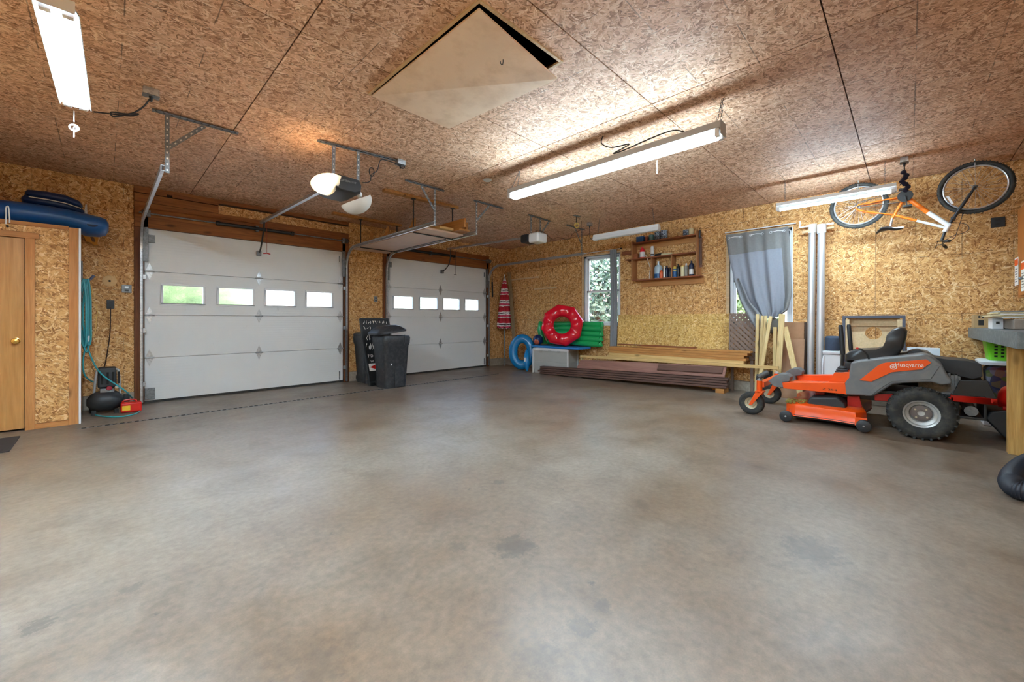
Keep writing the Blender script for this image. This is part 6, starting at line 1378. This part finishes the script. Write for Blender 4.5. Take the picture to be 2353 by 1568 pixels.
MB().loft([rrect(-.4, -8.45, .24, .235, .03, .68), rrect(-.4, -8.45, .245, .24, .03, .71), rrect(-.4, -8.45, .22, .215, .03, .725)]).build('lid', M['vinyl'], bn)
tag(MB().box((-.62, -8.68, 0), (-.18, -8.24, .278)).build('lower_crate', M['vinyl'], None, .01), 'white crate on the floor carrying the clear toy bin', 'crate')
gb = thing('plastic_basket', 'bright green slotted plastic basket on the clear bin', 'basket', (-.42, -8.48, .73))
gp = plain('lime_plastic', srgb(110, 196, 30), .4, var=.05)
MB().loft([rrect(-.40, -8.46, .16, .17, .03, .727), rrect(-.40, -8.46, .19, .20, .03, .955), rrect(-.40, -8.46, .18, .19, .03, .955), rrect(-.40, -8.46, .15, .16, .03, .74)]).build('body', gp, gb)
for i in range(6):
    for j in range(5):
        z = .765 + j * .036; k = .16 + .03 * (z - .727) / .228
        MB().box((-.40 - k - .003, -8.335 - i * .048 - .012, z), (-.40 - k + .003, -8.335 - i * .048 + .012, z + .02)).build('slot', M['dark'], gb)
gn = thing('snow_thrower', 'red and black machine tucked under the workbench', 'machine', (-1.1, -8.5, 0))
rb = PX(2312, 912, -1.25)
MB().loft([[(-1.2 + .2 * math.cos(a) * k, -8.49 + .21 * math.sin(a) * k, z) for a in [j * math.pi / 9 for j in range(18)]] for z, k in ((.30, .98), (.36, 1.02), (.44, .98), (.50, .85), (.545, .55), (.56, .15))]).build('red_hood', M['redp'], gn, sharp=70)
MB().prism(yz([(2262, 962), (2276, 946), (2325, 940), (2345, 950), (2345, 1028), (2318, 1014), (2294, 994)], -1.45), 'X', -1.45, -.95).build('black_chute', M['blackp'], gn, .02, 3)
for x in (-1.5, -.9): MB().torus((x, -8.52, .1), .07, .03, (1, 0, 0), 20, 8).build('wheel', M['rubber'], gn)
MB().tube([(-1.44, -8.29, .33), (-1.44, -8.42, .33)], .02, 8).build('red_bar', M['redp'], gn)
# corrugated hose by the camera's right
hp0 = [PZ(u, v, .068) for u, v in ((2440, 1040), (2395, 1052), (2358, 1068), (2335, 1088), (2326, 1108), (2336, 1122), (2362, 1130), (2420, 1134))]
hh = smoothpath(hp0, 22)
tag(MB().tube(hh, [.062 + (.005 if k % 2 else -.002) for k in range(len(hh))], 16).build('vacuum_hose', plain('hose_black', srgb(34, 38, 48), .5), None, sharp=80), 'thick black corrugated hose curling on the floor at the right', 'hose')
# ============================================================ outside
gr = MB().box((-40, .151, -.16), (60, 70, -.02)); gr.box((.151, -40, -.16), (60, .151, -.02))
gr = struct(gr.build('ground_outside', NT_G() if False else plain('lawn', srgb(110, 128, 78), .95, var=.3, scale=.6), None))
struct(MB().box((-9, .16, -.02), (1, 16, -.01)).build('driveway', plain('drive_concrete', srgb(196, 194, 190), .9, var=.08), None))
leafm = plain('leaf_green', srgb(112, 132, 88), .6, var=.5, scale=3); leafm2 = plain('leaf_dark', srgb(88, 108, 88), .6, var=.5, scale=3)
bark = plain('bark', srgb(92, 76, 60), .9)
def tree(name, label, x, y, h, r, n, mat, zc=None, seed=1, sc=.12):
    rr = random.Random(seed); t = thing(name, label, 'tree' if h > 2.6 else 'bush', (x, y, -.02), 'trees and bushes outside')
    MB().tube([(x, y, -.02), (x + .05, y, h * .3), (x, y + .05, h * .62)], [r * .09 + .03, r * .07 + .02, .02], 8).build('trunk', bark, t)
    m = MB(); zc = zc or h * .6
    for k in range(n):
        a = rr.random() * 6.283; b = math.acos(rr.uniform(-1, 1)); q = rr.random() ** .4
        lump = 1 + .25 * math.sin(3 * a + seed) * math.sin(2 * b)
        c = Vector((x + r * q * lump * math.sin(b) * math.cos(a), y + r * q * lump * math.sin(b) * math.sin(a), zc + (h - zc) * q * lump * math.cos(b)))
        d = Vector((rr.uniform(-1, 1), rr.uniform(-1, 1), rr.uniform(-1, 1))).normalized() * sc * rr.uniform(.6, 1.3); e = d.orthogonal().normalized() * sc * .5
        m._add([c - d, c + e, c + d, c - e], [(0, 1, 2, 3)])
    o = m.build('foliage', mat, t); o['kind'] = 'stuff'
tree('garden_tree', 'leafy tree filling the window near the corner', 6.0, .9, 5.4, 2.0, 6000, leafm2, 2.4, 3, .13)
tree('garden_bush', 'round bush low in the corner window', 10.5, 3.4, 1.6, .9, 1800, leafm, 1.0, 5, .1)
tree('hedge_bush', 'broad green bush behind the near overhead door', -6.2, 7.5, 3.6, 1.9, 5000, leafm, 1.9, 7, .13)
tree('hedge_bush', 'second green bush along the driveway edge', -3.9, 12.5, 3.4, 1.6, 3500, leafm, 1.8, 8, .13)
tree('garden_tree', 'tree seen through the far overhead door windows', 3.2, 11.5, 5.0, 2.0, 5000, leafm2, 2.6, 9, .13)
tree('garden_tree', 'distant tree beyond the middle window', 18.0, -.5, 6.0, 2.6, 4000, leafm, 3.0, 11, .18)
hsx = thing('neighbour_house', 'pale house with a pink roof seen through the corner window', 'house', (17, 6.6, 0))
wallp = plain('house_wall', srgb(222, 206, 198), .9, var=.04); roofp = plain('house_roof', srgb(196, 132, 128), .9, var=.1)
MB().box((15, 4.0, -.02), (20, 9.6, 2.2)).build('wall', wallp, hsx); MB().loft([[(14.6, 3.6, 2.2), (20.4, 3.6, 2.2), (20.4, 10, 2.2), (14.6, 10, 2.2)], [(16.8, 5.6, 3.5), (18.2, 5.6, 3.5), (18.2, 8, 3.5), (16.8, 8, 3.5)]]).build('roof', roofp, hsx, sharp=20)
wo = MB().box((14.95, 5.6, .7), (15.02, 6.6, 1.7)).build('window', M['vinyl'], hsx); MB().box((14.93, 5.7, .8), (14.96, 6.5, 1.6)).build('pane', M['dsteel'], wo)
h2 = thing('neighbour_garage', 'white garage across the driveway', 'house', (-1, 22, 0))
MB().box((-3.6, 19, -.02), (6, 25, 3.0)).build('wall', plain('garage_wall', srgb(226, 226, 228), .9, var=.03), h2); MB().loft([[(-4, 18.6, 3.0), (6.4, 18.6, 3.0), (6.4, 25.4, 3.0), (-4, 25.4, 3.0)], [(-4, 21.9, 4.8), (6.4, 21.9, 4.8), (6.4, 22.1, 4.8), (-4, 22.1, 4.8)]]).build('roof', plain('garage_roof', srgb(120, 116, 116), .9), h2, sharp=20)
gd_ = MB().box((-2, 18.96, 0), (1, 19.02, 2.2)).build('garage_door', M['vinyl'], h2)
